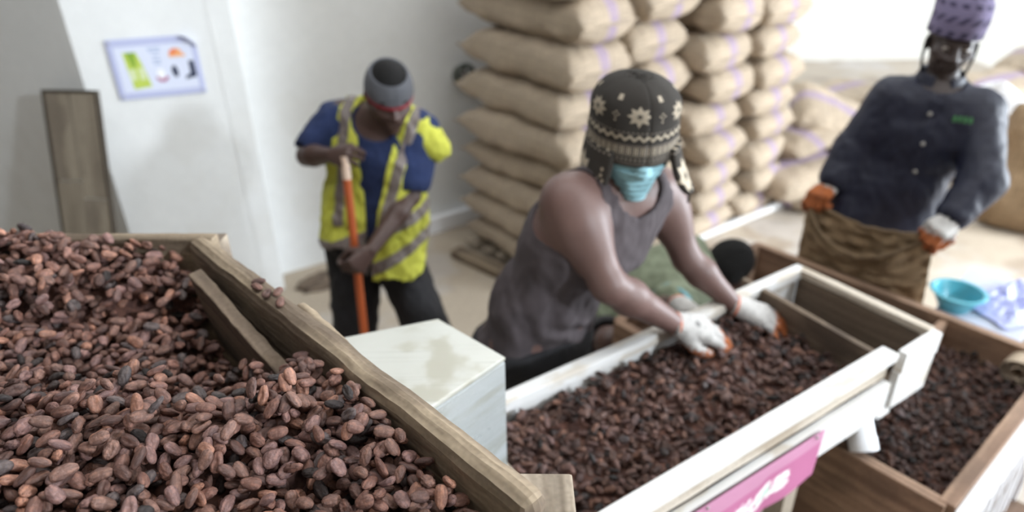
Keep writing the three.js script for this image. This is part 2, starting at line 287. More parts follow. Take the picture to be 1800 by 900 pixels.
// ------------------------------------------------------------------ jute sacks
// A filled, sewn sack lying flat: length on x, width on z, height on y, base at y = 0.
function sackGeo(L, W, T, seed, o = {}) {
  const nu = o.nu || 40, nv = o.nv || 44, pos = [], uv = [], idx = [], pinch = o.pinch ?? 3, pw = o.power ?? 0.62, sag = o.sag ?? 0.01;
  for (let j = 0; j <= nv; j++) {
    const q = (j / nv) * 2 - 1, a = Math.abs(q), s = Math.sign(q) * (1 - Math.pow(1 - a, 1.25));   // closer rows near the ends
    const blunt = o.blunt && s < 0, e = Math.pow(Math.max(0, 1 - Math.pow(Math.abs(s), blunt ? 9 : pinch)), blunt ? 0.42 : pw), hw = W / 2 * (0.9 + 0.1 * e - 0.03 * Math.pow(1 - Math.abs(s), 2)), ht = Math.max(0.007, T / 2 * e);
    for (let i = 0; i <= nu; i++) {
      const t = (i / nu) * Math.PI * 2, c = Math.cos(t), si = Math.sin(t), n = lerp(3.0, 2.7, Math.pow(Math.abs(s), 4));
      let z = hw * Math.sign(c) * Math.pow(Math.abs(c), 2 / n), y = ht * Math.sign(si) * Math.pow(Math.abs(si), 2 / n), x = L / 2 * s * (1 - 0.035 * (1 - Math.pow(z / hw, 2)) * Math.pow(Math.abs(s), 3) * -1);
      const b = noise3(x * 5 + seed * 7, y * 6 + z * 4, seed * 3 + z * 5), f = noise3(x * 16 + seed, z * 15, y * 15 + seed), r = 0.010 * b + 0.0035 * f;
      y += r * (0.4 + 0.6 * e) * Math.sign(si || 1); z += r * Math.sign(c) * 0.8;
      const cr = (0.4 + 0.6 * Math.pow(Math.abs(s), 3)) * 0.007 * noise3(z * 30 + seed * 5, s * 3, seed);   // puckers that run in from the seams
      y += cr * Math.sign(si || 1) * (1 - Math.pow(Math.abs(s), 8)) - sag * Math.pow(Math.abs(s), 4);
      pos.push(x, y + T / 2, z); uv.push(i / nu, j / nv * L / 0.9);
    }
  }
  const w = nu + 1;
  for (let j = 0; j < nv; j++) for (let i = 0; i < nu; i++) { const a = j * w + i, b = a + 1, c = a + w, d = c + 1; idx.push(a, b, c, b, d, c); }
  for (const j of [0, nv]) for (let i = 1; i < nu / 2; i++) { const a = j * w + i, b = j * w + i + 1, a2 = j * w + nu - i, b2 = j * w + nu - i - 1; if (j) idx.push(a, b, a2, b, b2, a2); else idx.push(a, a2, b, b, a2, b2); }
  const g = new THREE.BufferGeometry(); g.setAttribute('position', new THREE.Float32BufferAttribute(pos, 3)); g.setAttribute('uv', new THREE.Float32BufferAttribute(uv, 2)); g.setIndex(idx); g.computeVertexNormals();
  const nn = g.attributes.normal; for (let j = 0; j <= nv; j++) { const a = j * w, b = a + nu, v = V(nn.getX(a) + nn.getX(b), nn.getY(a) + nn.getY(b), nn.getZ(a) + nn.getZ(b)).normalize(); nn.setXYZ(a, v.x, v.y, v.z); nn.setXYZ(b, v.x, v.y, v.z); }
  return g;
}
const seamGeo = (W) => { const g = new THREE.BoxGeometry(0.012, 0.01, W * 0.94, 1, 1, 24), p = g.attributes.position; for (let i = 0; i < p.count; i++) p.setY(i, p.getY(i) + 0.004 * Math.sin(p.getZ(i) * 180)); g.computeVertexNormals(); return boxUV(g, 4); };
const SACK = [1, 2, 3, 4].map((s) => sackGeo(0.82, 0.5, 0.2, s, { blunt: true })), SEAM = seamGeo(0.5);
function makeSack(k, label, group) {
  const t = thing('jute_sack', label, 'sack', [0, 0, 0], 0, group); obj('sack_body', SACK[k], M.sack, t);
  for (const s of [-1, 1]) { const m = obj('seam', SEAM, M.jute, t); m.position.set(s * 0.413, 0.09, 0); }
  return t;
}
const sackProto = [0, 1, 2, 3].map(() => null);
function placeSack(k, label, group) {
  if (!sackProto[k]) return (sackProto[k] = makeSack(k, label, group));
  const c = sackProto[k].clone(); c.name = numbered('jute_sack'); scene.add(c); return tag(c, label, 'sack', group);
}
const T1 = V(0.815, 0, -0.58), U1 = V(-0.7, 0, -0.714);
const ORD = ['lowest', 'second', 'third', 'fourth', 'fifth', 'sixth', 'seventh', 'eighth', 'ninth'];
const COL = ['leftmost column of the sack wall', 'second column of the sack wall', 'third column of the sack wall', 'rightmost column of the sack wall'];
const LEVEL = [[0.055, 0.215, 0.385, 0.55, 0.725, 0.915, 1.115, 1.33, 1.545, 1.77], [0.055, 0.225, 0.405, 0.585, 0.775, 0.975, 1.185, 1.395, 1.6, 1.8], [0.06, 0.2, 0.36, 0.525, 0.7, 0.885, 1.075, 1.27, 1.48, 1.69], [0.06, 0.22, 0.385, 0.555, 0.73, 0.905, 1.085, 1.27, 1.47, 1.67]];
for (let j = 0; j < 4; j++) for (let i = 0; i < 9; i++) {
  const h = LEVEL[j][i + 1] - LEVEL[j][i], up = i === 0 ? 'lowest sack' : ORD[i] + ' sack up';
  const s = placeSack((i * 3 + j * 2 + (i >> 1)) % 4, `violet-striped jute sack, ${up} in the ${COL[j]}`, 'sacks of the stacked wall');
  const c = V(0.235, LEVEL[j][i] - 0.01, -3.3).addScaledVector(T1, 0.245 + 0.49 * j + (rand() - 0.5) * 0.05 + (i % 2 ? 0.018 : -0.018) * (j > 1 ? 2 : 1)).addScaledVector(U1, 0.4 + (j > 1 ? -0.06 : 0) + (rand() - 0.5) * 0.06);
  const a = rad((rand() - 0.5) * 8);
  orient(s, U1.clone().applyAxisAngle(UP, a).setY(0.045 + 0.03 * rand()), V((rand() - 0.5) * 0.06, 1, (rand() - 0.5) * 0.06), c); s.scale.set(1, h / 0.2 * 1.12, (j > 1 ? 1.04 : 1) * (0.97 + rand() * 0.05));
}
// the untidy sacks at the end of the wall of sacks and by the doorway: position, direction of the length, tilt, scale, kind, label
const loose = [
  [[2.18, 0.0, -4.62], [0.7, 0.0, -0.7], [0, 1, 0], 1, 'flat tan jute sack lowest in the untidy pile right of the stacked wall'],
  [[2.02, 0.17, -4.44], [0.9, 0.06, -0.4], [0.1, 1, 0.12], 0.92, 'rumpled jute sack in the middle of the untidy pile right of the stacked wall'],
  [[2.33, 0.19, -4.78], [0.6, 0.1, 0.75], [0.1, 1, 0.1], 0.98, 'pale jute sack turned sideways under the big leaning sack by the doorway'],
  [[2.36, 0.36, -4.72], [0.86, -0.42, 0.1], [0.42, 0.86, 0.35], 1.1, 'big bulging jute sack leaning on top of the untidy pile left of the doorway'],
  [[1.93, 0.35, -4.6], [0.35, 0.1, 0.85], [-0.2, 1, 0.1], 0.8, 'small slumped jute sack wedged between the stacked wall and the big leaning sack'],
  [[3.05, 0.0, -6.1], [0.8, 0, -0.56], [0, 1, 0], 1.1, 'tan jute sack lying flat on the floor in the bright doorway'],
  [[3.0, 0.19, -6.12], [0.8, 0.04, -0.5], [0, 1, 0.1], 1, 'tan jute sack lying on top of the flat one in the doorway'],
  [[3.62, 0.0, -4.75], [0.5, 0, 0.8], [0, 1, 0], 1.1, 'jute sack lying flat at the bottom of the heap right of the man in navy'],
  [[3.55, 0.2, -4.85], [0.9, 0.1, 0.3], [0, 1, 0.1], 1.05, 'crumpled jute sack in the middle of the heap right of the man in navy'],
  [[3.72, 0.4, -4.85], [0.6, -0.1, 0.7], [0.1, 1, 0.1], 1.05, 'tan jute sack third from the floor in the heap right of the man in navy'],
  [[3.62, 0.56, -4.95], [0.9, 0.05, -0.35], [-0.1, 1, 0.15], 1.0, 'rumpled jute sack on top of the heap right of the man in navy'],
  [[4.0, 0.72, -5.0], [0.5, 0.1, 0.8], [-0.2, 1, 0.1], 0.9, 'small jute sack at the summit of the heap by the right edge'],
];
loose.forEach(([p, d, u, s, label], i) => { const o = placeSack(i % 4, label); orient(o, V(...d), V(...u), V(...p)); o.scale.setScalar(s); });
{ // white woven bags in the heap, and a sack that stands upright at the edge
  for (const [p, d, u, s, label] of [[[3.27, 0.6, -4.66], [0.25, 0.5, 0.8], [0.6, 0.8, 0.3], 0.55, 'white woven bag on the heap of sacks beside the navy jacketed shoulder'], [[3.2, 0.36, -4.5], [0.3, 0.3, 0.8], [0.5, 1, 0.3], 0.5, 'white woven bag below the other white one, behind the upright sack']]) {
    const t = thing('woven_bag', label, 'bag'); obj('bag_body', SACK[1], M.white, t); const m = obj('seam', SEAM, M.grey, t); m.position.set(0.413, 0.09, 0); orient(t, V(...d), V(...u), V(...p)); t.scale.setScalar(s);
  }
  const t = thing('jute_sack', 'full tan jute sack standing upright on the floor at the right edge', 'sack', [3.28, 0, -3.98]);
  const b = obj('sack_body', sackGeo(0.78, 0.52, 0.36, 9, { pinch: 4, power: 0.6, sag: 0 }), M.heldSack, t); orient(b, V(0.06, 1, -0.05), V(-0.5, 0.05, 0.85), V(0.1, 0.385, -0.16));
  const m = obj('seam', SEAM, M.jute, t); orient(m, V(0.06, 1, -0.05), V(-0.5, 0.05, 0.85), V(0.035, 0.775, -0.02));
}
{ // pallet under the stacked wall
  const t = thing('pallet', 'grey wooden pallet on the floor under the wall of stacked sacks', 'pallet', [0.316, 0, -3.302]);
  const x = T1.clone();
  for (let k = 0; k < 6; k++) { const m = obj('deck_board', plank(2.12, 0.018, 0.1, 0.003, 0.001, k), M.railGrey, t); orient(m, x, UP, V(0, 0.046, 0).addScaledVector(T1, 1.0).addScaledVector(U1, 0.08 + k * 0.135)); }
  for (let k = 0; k < 4; k++) { const m = obj('bearer', plank(0.74, 0.036, 0.07, 0.003, 0.001, 20 + k), M.railGrey, t); orient(m, U1, UP, V(0, 0.018, 0).addScaledVector(T1, 0.06 + k * 0.63).addScaledVector(U1, 0.42)); }
  const e = obj('edge_board', plank(2.14, 0.045, 0.03, 0.004, 0.001, 41), M.paint, t); orient(e, x, UP, V(0, 0.026, 0).addScaledVector(T1, 1.03).addScaledVector(U1, -0.03));
  const b = obj('floor_timber', plank(0.62, 0.05, 0.09, 0.005, 0.002, 31), M.rail); orient(b, V(0.72, 0, 0.69), UP, V(-0.12, 0.026, -3.52)); tag(b, 'loose timber batten on the floor at the near left foot of the sack wall', 'timber');
}

// ------------------------------------------------------------------ sorting trough
// local frame: x along the trough (away to the right), -z away from the camera, origin on the floor below the near rim
const TR = { pos: [0.199, 0, -0.875], turn: rad(33.2), w: 0.404 };
{
  const t = thing('sorting_trough', 'long white wooden sorting trough full of dark cocoa beans that the hatted worker leans over', 'trough', TR.pos, TR.turn);
  const put = (n, g, m, x, y, z, ry = 0) => { const o = obj(n, g, m, t); o.position.set(x, y, z); o.rotation.y = ry; return o; };
  put('rim_rail', plank(0.98, 0.024, 0.044, 0.004, 0.0008, 1), M.paint, 0.37, 0.988, -0.008);
  put('rim_rail', plank(1.16, 0.03, 0.036, 0.004, 0.0008, 2), M.paint, 0.46, 0.985, -0.39);
  put('side_board', plank(0.98, 0.056, 0.02, 0.003, 0.0008, 3), M.cream, 0.37, 0.946, -0.014);
  put('side_board', plank(0.98, 0.1, 0.022, 0.003, 0.0008, 4), M.paint, 0.37, 0.862, 0.004);
  put('side_board', plank(1.16, 0.16, 0.02, 0.003, 0.0008, 5), M.paint, 0.46, 0.888, -0.394);
  put('end_side_board', plank(0.16, 0.062, 0.024, 0.003, 0.0008, 6), M.paint, 0.957, 0.967, 0.012);
  put('end_side_board', plank(0.16, 0.11, 0.022, 0.003, 0.0008, 7), M.paint, 0.961, 0.876, 0.008);
  put('end_board', plank(0.36, 0.17, 0.022, 0.003, 0.0008, 8), M.darkBoard, 1.026, 0.89, -0.2, Math.PI / 2); put('rim_rail', plank(0.4, 0.022, 0.03, 0.004, 0.0008, 12), M.cream, 1.03, 0.989, -0.2, Math.PI / 2);
  put('end_board', plank(0.4, 0.17, 0.022, 0.003, 0.0008, 9), M.cream, -0.112, 0.9, -0.2, Math.PI / 2);
  put('divider', plank(0.44, 0.13, 0.018, 0.003, 0.001, 10), M.darkBoard, 0.836, 0.932, -0.225, Math.PI / 2 - 0.06);
  const fl = put('tray_floor', plank(1.12, 0.015, 0.38, 0.003, 0, 11), M.darkBoard, 0.46, 0.818, -0.2);
  for (const [x, z] of [[-0.07, -0.03], [-0.07, -0.36], [0.6, -0.05], [0.55, -0.37]]) put('leg', plank(0.81, 0.05, 0.05, 0.004, 0.001, x + 3), M.cream, x, 0.405, z).rotation.set(0, 0, Math.PI / 2);
  put('batten', plank(0.05, 0.014, 0.03, 0.003, 0, 5), M.paint, 0.858, 0.818, 0.006);
  const p = thing('drain_pipe', 'short white plastic pipe end under the far corner of the sorting trough', 'pipe', TR.pos, TR.turn);
  const q = obj('pipe_body', new THREE.LatheGeometry([[0.027, 0], [0.032, 0], [0.032, 0.1], [0.034, 0.104], [0.034, 0.135], [0.028, 0.135], [0.027, 0]].map(([a, b]) => new THREE.Vector2(a, b)), 28), M.white, p);
  q.rotation.set(rad(-35), 0, rad(165)); q.position.set(0.81, 0.862, -0.04);
}
{ // pink banner hung along the near side
  const tex = canvasTex(1024, 360, (c, w, h) => {
    c.fillStyle = '#b3688f'; c.fillRect(0, 0, w, h); c.fillStyle = '#bd84a2'; c.fillRect(0, 0, w, 90);
    const R = rngOf(9);                                       // white lettering, too blurred in the photograph to read: only its broken white mass
    for (let i = 0; i < 150; i++) { const x = 560 + R() * 280, y = 146 + R() * 112; c.fillStyle = `rgba(240,245,238,${0.25 + 0.3 * R()})`; c.beginPath(); c.ellipse(x, y, 6 + R() * 14, 10 + R() * 18, (R() - 0.5) * 0.8, 0, 7); c.fill(); }
    for (let i = 0; i < 24; i++) { c.fillStyle = 'rgba(178,222,200,0.25)'; c.beginPath(); c.ellipse(690 + R() * 60, 180 + R() * 50, 12, 14, 0, 0, 7); c.fill(); }
  });
  const t = thing('banner', 'pink banner with bold white lettering hanging along the near side of the white trough', 'banner', TR.pos, TR.turn);
  const f = (u, v) => V(lerp(-0.06, 0.58, u), lerp(0.775, 0.915, v) - (u < 0.72 ? 0.06 * (1 - v) * smooth(u, 0.72, 0.66) : 0), 0.024 + 0.004 * Math.sin(u * 17) * (1 - v));
  obj('banner_cloth', shell(f, 60, 10, 0.002), std({ map: tex, roughness: 0.75 }), t);
  for (const x of [-0.03, 0.2, 0.55]) { const s = obj('nail', new THREE.SphereGeometry(0.004, 8, 6), M.grey, t); s.position.set(x, 0.908, 0.026); }
}

// ------------------------------------------------------------------ brown box trough on the right
// local frame: x along its short direction away to the right (t), -z along its length away to the left (u); origin on the floor below the near corner
const BB = { pos: [0.982, 0, -1.105], turn: rad(40) };
{
  const t = thing('wooden_bin', 'brown wooden bin in two compartments with dark beans, right of and below the white trough', 'bin', BB.pos, BB.turn);
  const put = (n, g, m, x, y, z, ry = 0) => { const o = obj(n, g, m, t); o.position.set(x, y, z); o.rotation.y = ry; return o; };
  const W = 0.82, L = 1.0;
  put('side_board', plank(L, 0.18, 0.032, 0.004, 0.001, 1), M.brownBoard, 0, 0.66, -L / 2, Math.PI / 2);
  put('side_board', plank(L, 0.17, 0.03, 0.004, 0.001, 2), M.brownBoard, 0.002, 0.483, -L / 2, Math.PI / 2);
  put('side_board', plank(L + 0.12, 0.18, 0.032, 0.004, 0.001, 3), M.brownBoard, W, 0.66, -L / 2 + 0.05, Math.PI / 2);
  put('side_board', plank(L + 0.12, 0.17, 0.03, 0.004, 0.001, 4), M.brownBoard, W, 0.483, -L / 2 + 0.05, Math.PI / 2);
  put('end_board', plank(W, 0.18, 0.036, 0.004, 0.001, 5), M.brownBoard, W / 2, 0.662, 0.0);
  put('end_board', plank(W, 0.17, 0.032, 0.004, 0.001, 6), M.brownBoard, W / 2, 0.483, 0.0);
  put('end_board', plank(W, 0.18, 0.032, 0.004, 0.001, 7), M.brownBoard, W / 2, 0.66, -L);
  put('end_board', plank(W, 0.17, 0.03, 0.004, 0.001, 8), M.brownBoard, W / 2, 0.483, -L);
  put('partition', plank(W - 0.03, 0.17, 0.024, 0.004, 0.001, 9), M.brownBoard, W / 2, 0.655, -0.31);
  put('partition', plank(W - 0.03, 0.17, 0.022, 0.004, 0.001, 10), M.brownBoard, W / 2, 0.483, -0.31);
  put('bin_floor', plank(W, 0.02, L, 0.003, 0, 11), M.darkBoard, W / 2, 0.41, -L / 2);
  for (const [x, z] of [[0.04, -0.05], [0.04, -L + 0.05], [W - 0.04, -0.05], [W - 0.04, -L + 0.05]]) put('leg', plank(0.4, 0.06, 0.06, 0.004, 0.001, x + 4), M.brownBoard, x, 0.2, z).rotation.set(0, 0, Math.PI / 2);
  // rolled empty sack lying on the beans in the right-hand corner
  const r = thing('rolled_sack', 'rolled up empty jute sack lying on the beans in the brown bin', 'sack', [1.52, 0.7, -1.67]);
  const n = 90, f = (u, v) => { const a = v * Math.PI * 2 * 3.2, q = 0.016 + 0.009 * a / (Math.PI * 2) * 1.25 + 0.0015 * noise3(v * 20, u * 6, 3); return V(lerp(-0.13, 0.13, u) + 0.004 * noise3(v * 6, u, 8), Math.sin(a) * q, Math.cos(a) * q); };
  const m = obj('rolled_cloth', boxUV(shell(f, 14, n, 0.004), 2), M.jute, r); orient(m, V(0.75, 0.05, -0.6), UP, V(0.09, 0.0, -0.05));
}
{ // white slatted plastic frame against the outside of the bin
  const t = thing('plastic_rack', 'white slatted plastic rack against the near right side of the brown bin', 'rack', BB.pos, BB.turn);
  const bar = (n, a, b, w, d) => { const va = V(...a), vb = V(...b), L = va.distanceTo(vb), o = obj(n, plank(L, w, d, 0.005, 0, 1, 6), M.white, t); orient(o, vb.clone().sub(va), V(0, 0.05, 1), va.add(vb).multiplyScalar(0.5)); return o; };
  bar('top_rail', [0.0, 0.725, 0.035], [0.62, 0.725, 0.035], 0.035, 0.03); bar('bottom_rail', [0.0, 0.35, 0.05], [0.62, 0.35, 0.05], 0.03, 0.02);
  for (let k = 0; k < 9; k++) bar('slat', [0.02 + k * 0.075, 0.35, 0.05], [0.02 + k * 0.075, 0.715, 0.04], 0.012, 0.022);
  bar('top_rail', [0.0, 0.715, 0.33], [0.62, 0.715, 0.33], 0.03, 0.03); bar('bottom_rail', [0.0, 0.35, 0.33], [0.62, 0.35, 0.33], 0.03, 0.02);
  for (let k = 0; k < 9; k++) bar('slat', [0.02 + k * 0.075, 0.35, 0.33], [0.02 + k * 0.075, 0.71, 0.33], 0.018, 0.022);
  for (const x of [0, 0.62]) { bar('side_rail', [x, 0.72, 0.035], [x, 0.72, 0.33], 0.03, 0.03); for (let k = 0; k < 3; k++) bar('corner_post', [x, 0.0, 0.05 + k * 0.14], [x, 0.71, 0.05 + k * 0.14], 0.022, 0.022); }
  const b = obj('rack_floor', plank(0.62, 0.012, 0.3, 0.003, 0, 2), M.brownBoard, t); b.position.set(0.31, 0.36, 0.19);
}
{ // low white table behind the bin with the bowl and a plastic sheet on it
  const t = thing('low_table', 'low white table behind the brown bin under the teal bowl', 'table', [1.72, 0, -2.09], rad(44));
  obj('tabletop', plank(0.56, 0.025, 0.27, 0.006, 0, 1), M.tableTop, t).position.set(0, 0.628, 0);
  for (const [x, z] of [[-0.24, -0.1], [0.24, -0.1], [-0.24, 0.1], [0.24, 0.1]]) obj('leg', cyl(0.018, 0.015, 0.616, 12), M.grey, t).position.set(x, 0.308, z);
  const b = thing('bowl', 'round teal plastic bowl on the low white table beside the brown bin', 'bowl', [1.585, 0.642, -2.085]);
  const P = [[0.0, 0.0], [0.045, 0.0], [0.05, 0.006], [0.064, 0.03], [0.078, 0.062], [0.09, 0.066], [0.091, 0.07], [0.078, 0.07], [0.072, 0.058], [0.058, 0.028], [0.044, 0.012], [0, 0.01]];
  obj('bowl_body', new THREE.LatheGeometry(new THREE.SplineCurve(P.map((p) => new THREE.Vector2(...p))).getPoints(60), 44), M.bowl, b);
  const s = thing('plastic_sheet', 'crumpled lavender plastic sheet on the low white table right of the teal bowl', 'sheet', [1.8, 0.645, -2.08]);
  const f = (u, v) => { const x = lerp(-0.16, 0.2, u), z = lerp(-0.12, 0.1, v), e = smooth(Math.min(u, 1 - u, v, 1 - v), 0, 0.25); return V(x + 0.012 * noise3(u * 5, v * 5, 1), 0.004 + e * (0.03 + 0.022 * noise3(u * 4, v * 5, 5) + 0.01 * noise3(u * 12, v * 12, 7)), z + 0.012 * noise3(u * 5, v * 5, 3)); };
  obj('sheet', shell(f, 44, 34, 0.002), M.lavender, s).rotation.y = rad(20);
}

// ------------------------------------------------------------------ silver metal box
{
  const t = thing('metal_box', 'silver sheet metal box with a scuffed lid between the bean bin and the white trough', 'box', [-0.188, 0, -0.94]);
  const pts = [[-0.142, -1.0957], [-0.0151, -0.9724], [-0.184, -0.785], [-0.361, -1.02]].map(([x, z]) => [x + 0.188, -(z + 0.94)]);
  const prism = (pp, y0, y1, bev) => { const s = new THREE.Shape(pp.map(([x, y]) => new THREE.Vector2(x, y))), g = new THREE.ExtrudeGeometry(s, { depth: y1 - y0 - 2 * bev, bevelEnabled: true, bevelSize: bev, bevelThickness: bev, bevelOffset: -bev, bevelSegments: 2 }); g.rotateX(-Math.PI / 2); g.translate(0, y0 + bev, 0); return boxUV(g); };
  obj('box_body', prism(pts, 0.02, 1.268, 0.004), M.steelSideLit, t);
  obj('lid', prism(pts.map(([x, y]) => [x * 1.003, y * 1.003]), 1.268, 1.278, 0.003), M.steel, t);
  for (let k = 0; k < 4; k++) { const m = obj('foot', cyl(0.02, 0.02, 0.02, 12), M.leanEdge, t); m.position.set(pts[k][0] * 0.85, 0.01, -pts[k][1] * 0.85); }
  const b = V(pts[1][0], 0, -pts[1][1]), c = V(pts[2][0], 0, -pts[2][1]);
  for (const y of [1.08]) { const m = obj('latch', plank(0.05, 0.03, 0.008, 0.002, 0, 1), M.grey, t); orient(m, b.clone().sub(c), UP, b.clone().lerp(c, 0.55).setY(y)); }
}

// ------------------------------------------------------------------ front bin of cocoa beans
const RAIL_A = V(0.02, 0, -0.503), RAIL_B = V(-0.571, 0, -1.116), RAIL_D = RAIL_B.clone().sub(RAIL_A).normalize(), RAIL_N = V(RAIL_D.z, 0, -RAIL_D.x);   // RAIL_N looks into the bin
{
  const t = thing('bean_bin', 'large weathered wooden bin heaped with cocoa beans in the foreground', 'bin', [-0.6, 0, -0.8]);
  const put = (n, g, m, x, up, p) => orient(obj(n, g, m, t), x, up, p.clone().sub(t.position));
  { // right-hand rail, worn round along its top edge
    const L = RAIL_A.distanceTo(RAIL_B) + 0.01, g = plank(L, 0.17, 0.038, 0.015, 0.0011, 3, 90), p = g.attributes.position;
    for (let i = 0; i < p.count; i++) { const x = p.getX(i), y = p.getY(i); if (y > 0.05) { p.setY(i, y - 0.005 * Math.max(0, noise3(x * 5, 0, 5)) - 0.001 * noise3(x * 24, p.getZ(i) * 30, 2)); p.setZ(i, p.getZ(i) + 0.0015 * noise3(x * 6, 3, 1)); } }
    g.computeVertexNormals(); put('side_rail', g, M.rail, RAIL_D, UP, RAIL_A.clone().add(RAIL_B).multiplyScalar(0.5).setY(1.365));
    put('side_board', plank(L, 0.2, 0.03, 0.003, 0.001, 4), M.railGrey, RAIL_D, UP, RAIL_A.clone().add(RAIL_B).multiplyScalar(0.5).setY(1.18));
  }
  const K = V(0.082, 0, -0.472), fd = V(-1.78, 0, 0.27).normalize();
  put('front_board', plank(1.8, 0.16, 0.045, 0.012, 0.003, 6, 90), M.railGrey, fd, UP, K.clone().addScaledVector(fd, 0.9).setY(1.353));
  put('front_board', plank(1.75, 0.2, 0.03, 0.003, 0.001, 7), M.railGrey, fd, UP, K.clone().addScaledVector(fd, 0.92).setY(1.18));
  put('back_board', plank(1.22, 0.17, 0.03, 0.006, 0.0015, 8, 60), M.rail, V(-1, 0, -0.02), UP, V(-1.145, 1.366, -1.128));
  put('back_board', plank(1.2, 0.2, 0.03, 0.003, 0.001, 9), M.railGrey, V(-1, 0, -0.02), UP, V(-1.15, 1.18, -1.128));
  put('left_board', plank(0.95, 0.17, 0.03, 0.006, 0.001, 10), M.railGrey, V(0, 0, -1), UP, V(-1.7, 1.366, -0.68));
  put('left_board', plank(0.95, 0.2, 0.03, 0.003, 0.001, 11), M.railGrey, V(0, 0, -1), UP, V(-1.7, 1.18, -0.68));
  { // bottom
    const s = new THREE.Shape([[0.05, 0.49], [-0.57, 1.11], [-1.7, 1.12], [-1.7, 0.22]].map(([x, y]) => new THREE.Vector2(x + 0.6, y - 0.8))), g = new THREE.ExtrudeGeometry(s, { depth: 0.02, bevelEnabled: false }); g.rotateX(-Math.PI / 2);
    obj('bin_floor', boxUV(g), M.railGrey, t).position.y = 1.08;
  }
  for (const [x, z] of [[0.03, -0.535], [-0.58, -1.16], [-1.64, -1.165], [-1.66, -0.19]]) put('leg', plank(1.42, 0.07, 0.06, 0.005, 0.001, x + 5), M.railGrey, UP, V(1, 0, 0), V(x, 0.71, z));
  // loose liner plank inside the rail, sunk in the beans at its near end
  const a = V(-0.508, 1.432, -1.018), b = V(-0.268, 1.396, -0.752), d = b.clone().sub(a);
  const g = plank(0.42, 0.15, 0.022, 0.003, 0.002, 12, 40), p = g.attributes.position;
  for (let i = 0; i < p.count; i++) if (p.getY(i) > 0.05) p.setY(i, p.getY(i) - 0.004 * Math.max(0, noise3(p.getX(i) * 14, 1, 4)));
  g.computeVertexNormals();
  put('liner_plank', g, M.darkBoard, d, V(-0.1, 1, 0.1), a.clone().add(b).multiplyScalar(0.5).add(V(-0.008, -0.077, 0.008)));
  const s = plank(0.2, 0.06, 0.016, 0.004, 0.003, 13, 24);
  put('splinter', s, M.rail, d, V(0.3, 1, 0), V(-0.262, 1.405, -0.815));
}

// ------------------------------------------------------------------ cocoa beans
// A pile is grown bean by bean: each one drops on the lowest of a few spots of a height field and lies along the surface it meets.
function beanGeo(seed, o = {}) {
  const g = new THREE.SphereGeometry(1, o.n || 30, o.m || 20), p = g.attributes.position, bend = o.bend || 0, wr = o.wrinkle || 0, dent = o.dent || 0, egg = o.egg || 0;
  g.rotateZ(Math.PI / 2);                                     // poles on the length
  for (let i = 0; i < p.count; i++) {
    let x = p.getX(i), y = p.getY(i), z = p.getZ(i);
    const k = (1 + egg * x) * Math.pow(Math.max(1e-4, 1 - x * x), -0.11); y *= k; z *= k;   // blunter than an ellipsoid
    const w = wr * noise3(x * 1.4 + seed * 9, y * 3.2, z * 3.2 + seed) + 0.5 * wr * noise3(x * 2.6, y * 7 + seed * 5, z * 7) + 0.05 * noise3(x * 1.3 + seed, y * 1.5, z * 1.5);
    y *= 1 + w; z *= 1 + w * 0.7; x *= 1 + 0.05 * noise3(y * 3, z * 3, seed);
    if (dent) { const d = Math.exp(-((x - 0.1) ** 2) * 2.2 - z * z * 5); if (y > 0) y -= dent * d; }
    z += bend * (x * x - 0.4); y += (o.arch || 0) * (0.4 - x * x);
    p.setXYZ(i, x, y, z);
  }
  const m = g; m.computeVertexNormals();
  const nn = m.attributes.normal, seg = o.n || 30, rows = o.m || 20; for (let j = 0; j <= rows; j++) { const a = j * (seg + 1), b = a + seg, v = V(nn.getX(a) + nn.getX(b), nn.getY(a) + nn.getY(b), nn.getZ(a) + nn.getZ(b)).normalize(); nn.setXYZ(a, v.x, v.y, v.z); nn.setXYZ(b, v.x, v.y, v.z); }
  return m;
}
const BEAN = [beanGeo(1, { egg: 0.10, wrinkle: 0.04 }), beanGeo(2, { egg: -0.06, wrinkle: 0.09, bend: 0.12 }), beanGeo(3, { egg: 0.14, wrinkle: 0.06, dent: 0.45 }), beanGeo(4, { egg: 0.04, wrinkle: 0.16, bend: -0.1, arch: 0.15 }), beanGeo(5, { egg: 0.18, wrinkle: 0.05, arch: -0.2 }), beanGeo(6, { egg: -0.1, wrinkle: 0.24, dent: 0.3 })];
const KIND = [                                               // colour of the skin, share, how the label tells it
  [C(165, 136, 127), 0.22, 'reddish brown'], [C(166, 142, 133), 0.24, 'dull brown'], [C(172, 150, 150), 0.18, 'dusty purplish brown'], [C(206, 170, 152), 0.11, 'light tan brown'], [C(132, 110, 105), 0.12, 'dark brown'], [C(124, 124, 129), 0.09, 'slate grey'], [C(66, 62, 63), 0.04, 'blackish'],
];
const SHAPE = ['smooth', 'slightly curved', 'hollowed', 'wrinkled', 'arched', 'shrivelled'];
const BEANMAT = KIND.map(([c]) => std({ color: c, map: beanTex, bumpMap: beanBump, bumpScale: 0.0014, roughness: 0.52 }));
const BEANWHITE = std({ map: beanTex, bumpMap: beanBump, bumpScale: 0.0014, roughness: 0.52 });
const BEANFAR = std({ map: beanTex, roughness: 0.7 });
function pickKind(r) { let a = 0; for (let i = 0; i < KIND.length; i++) { a += KIND[i][1]; if (r < a) return i; } return 0; }
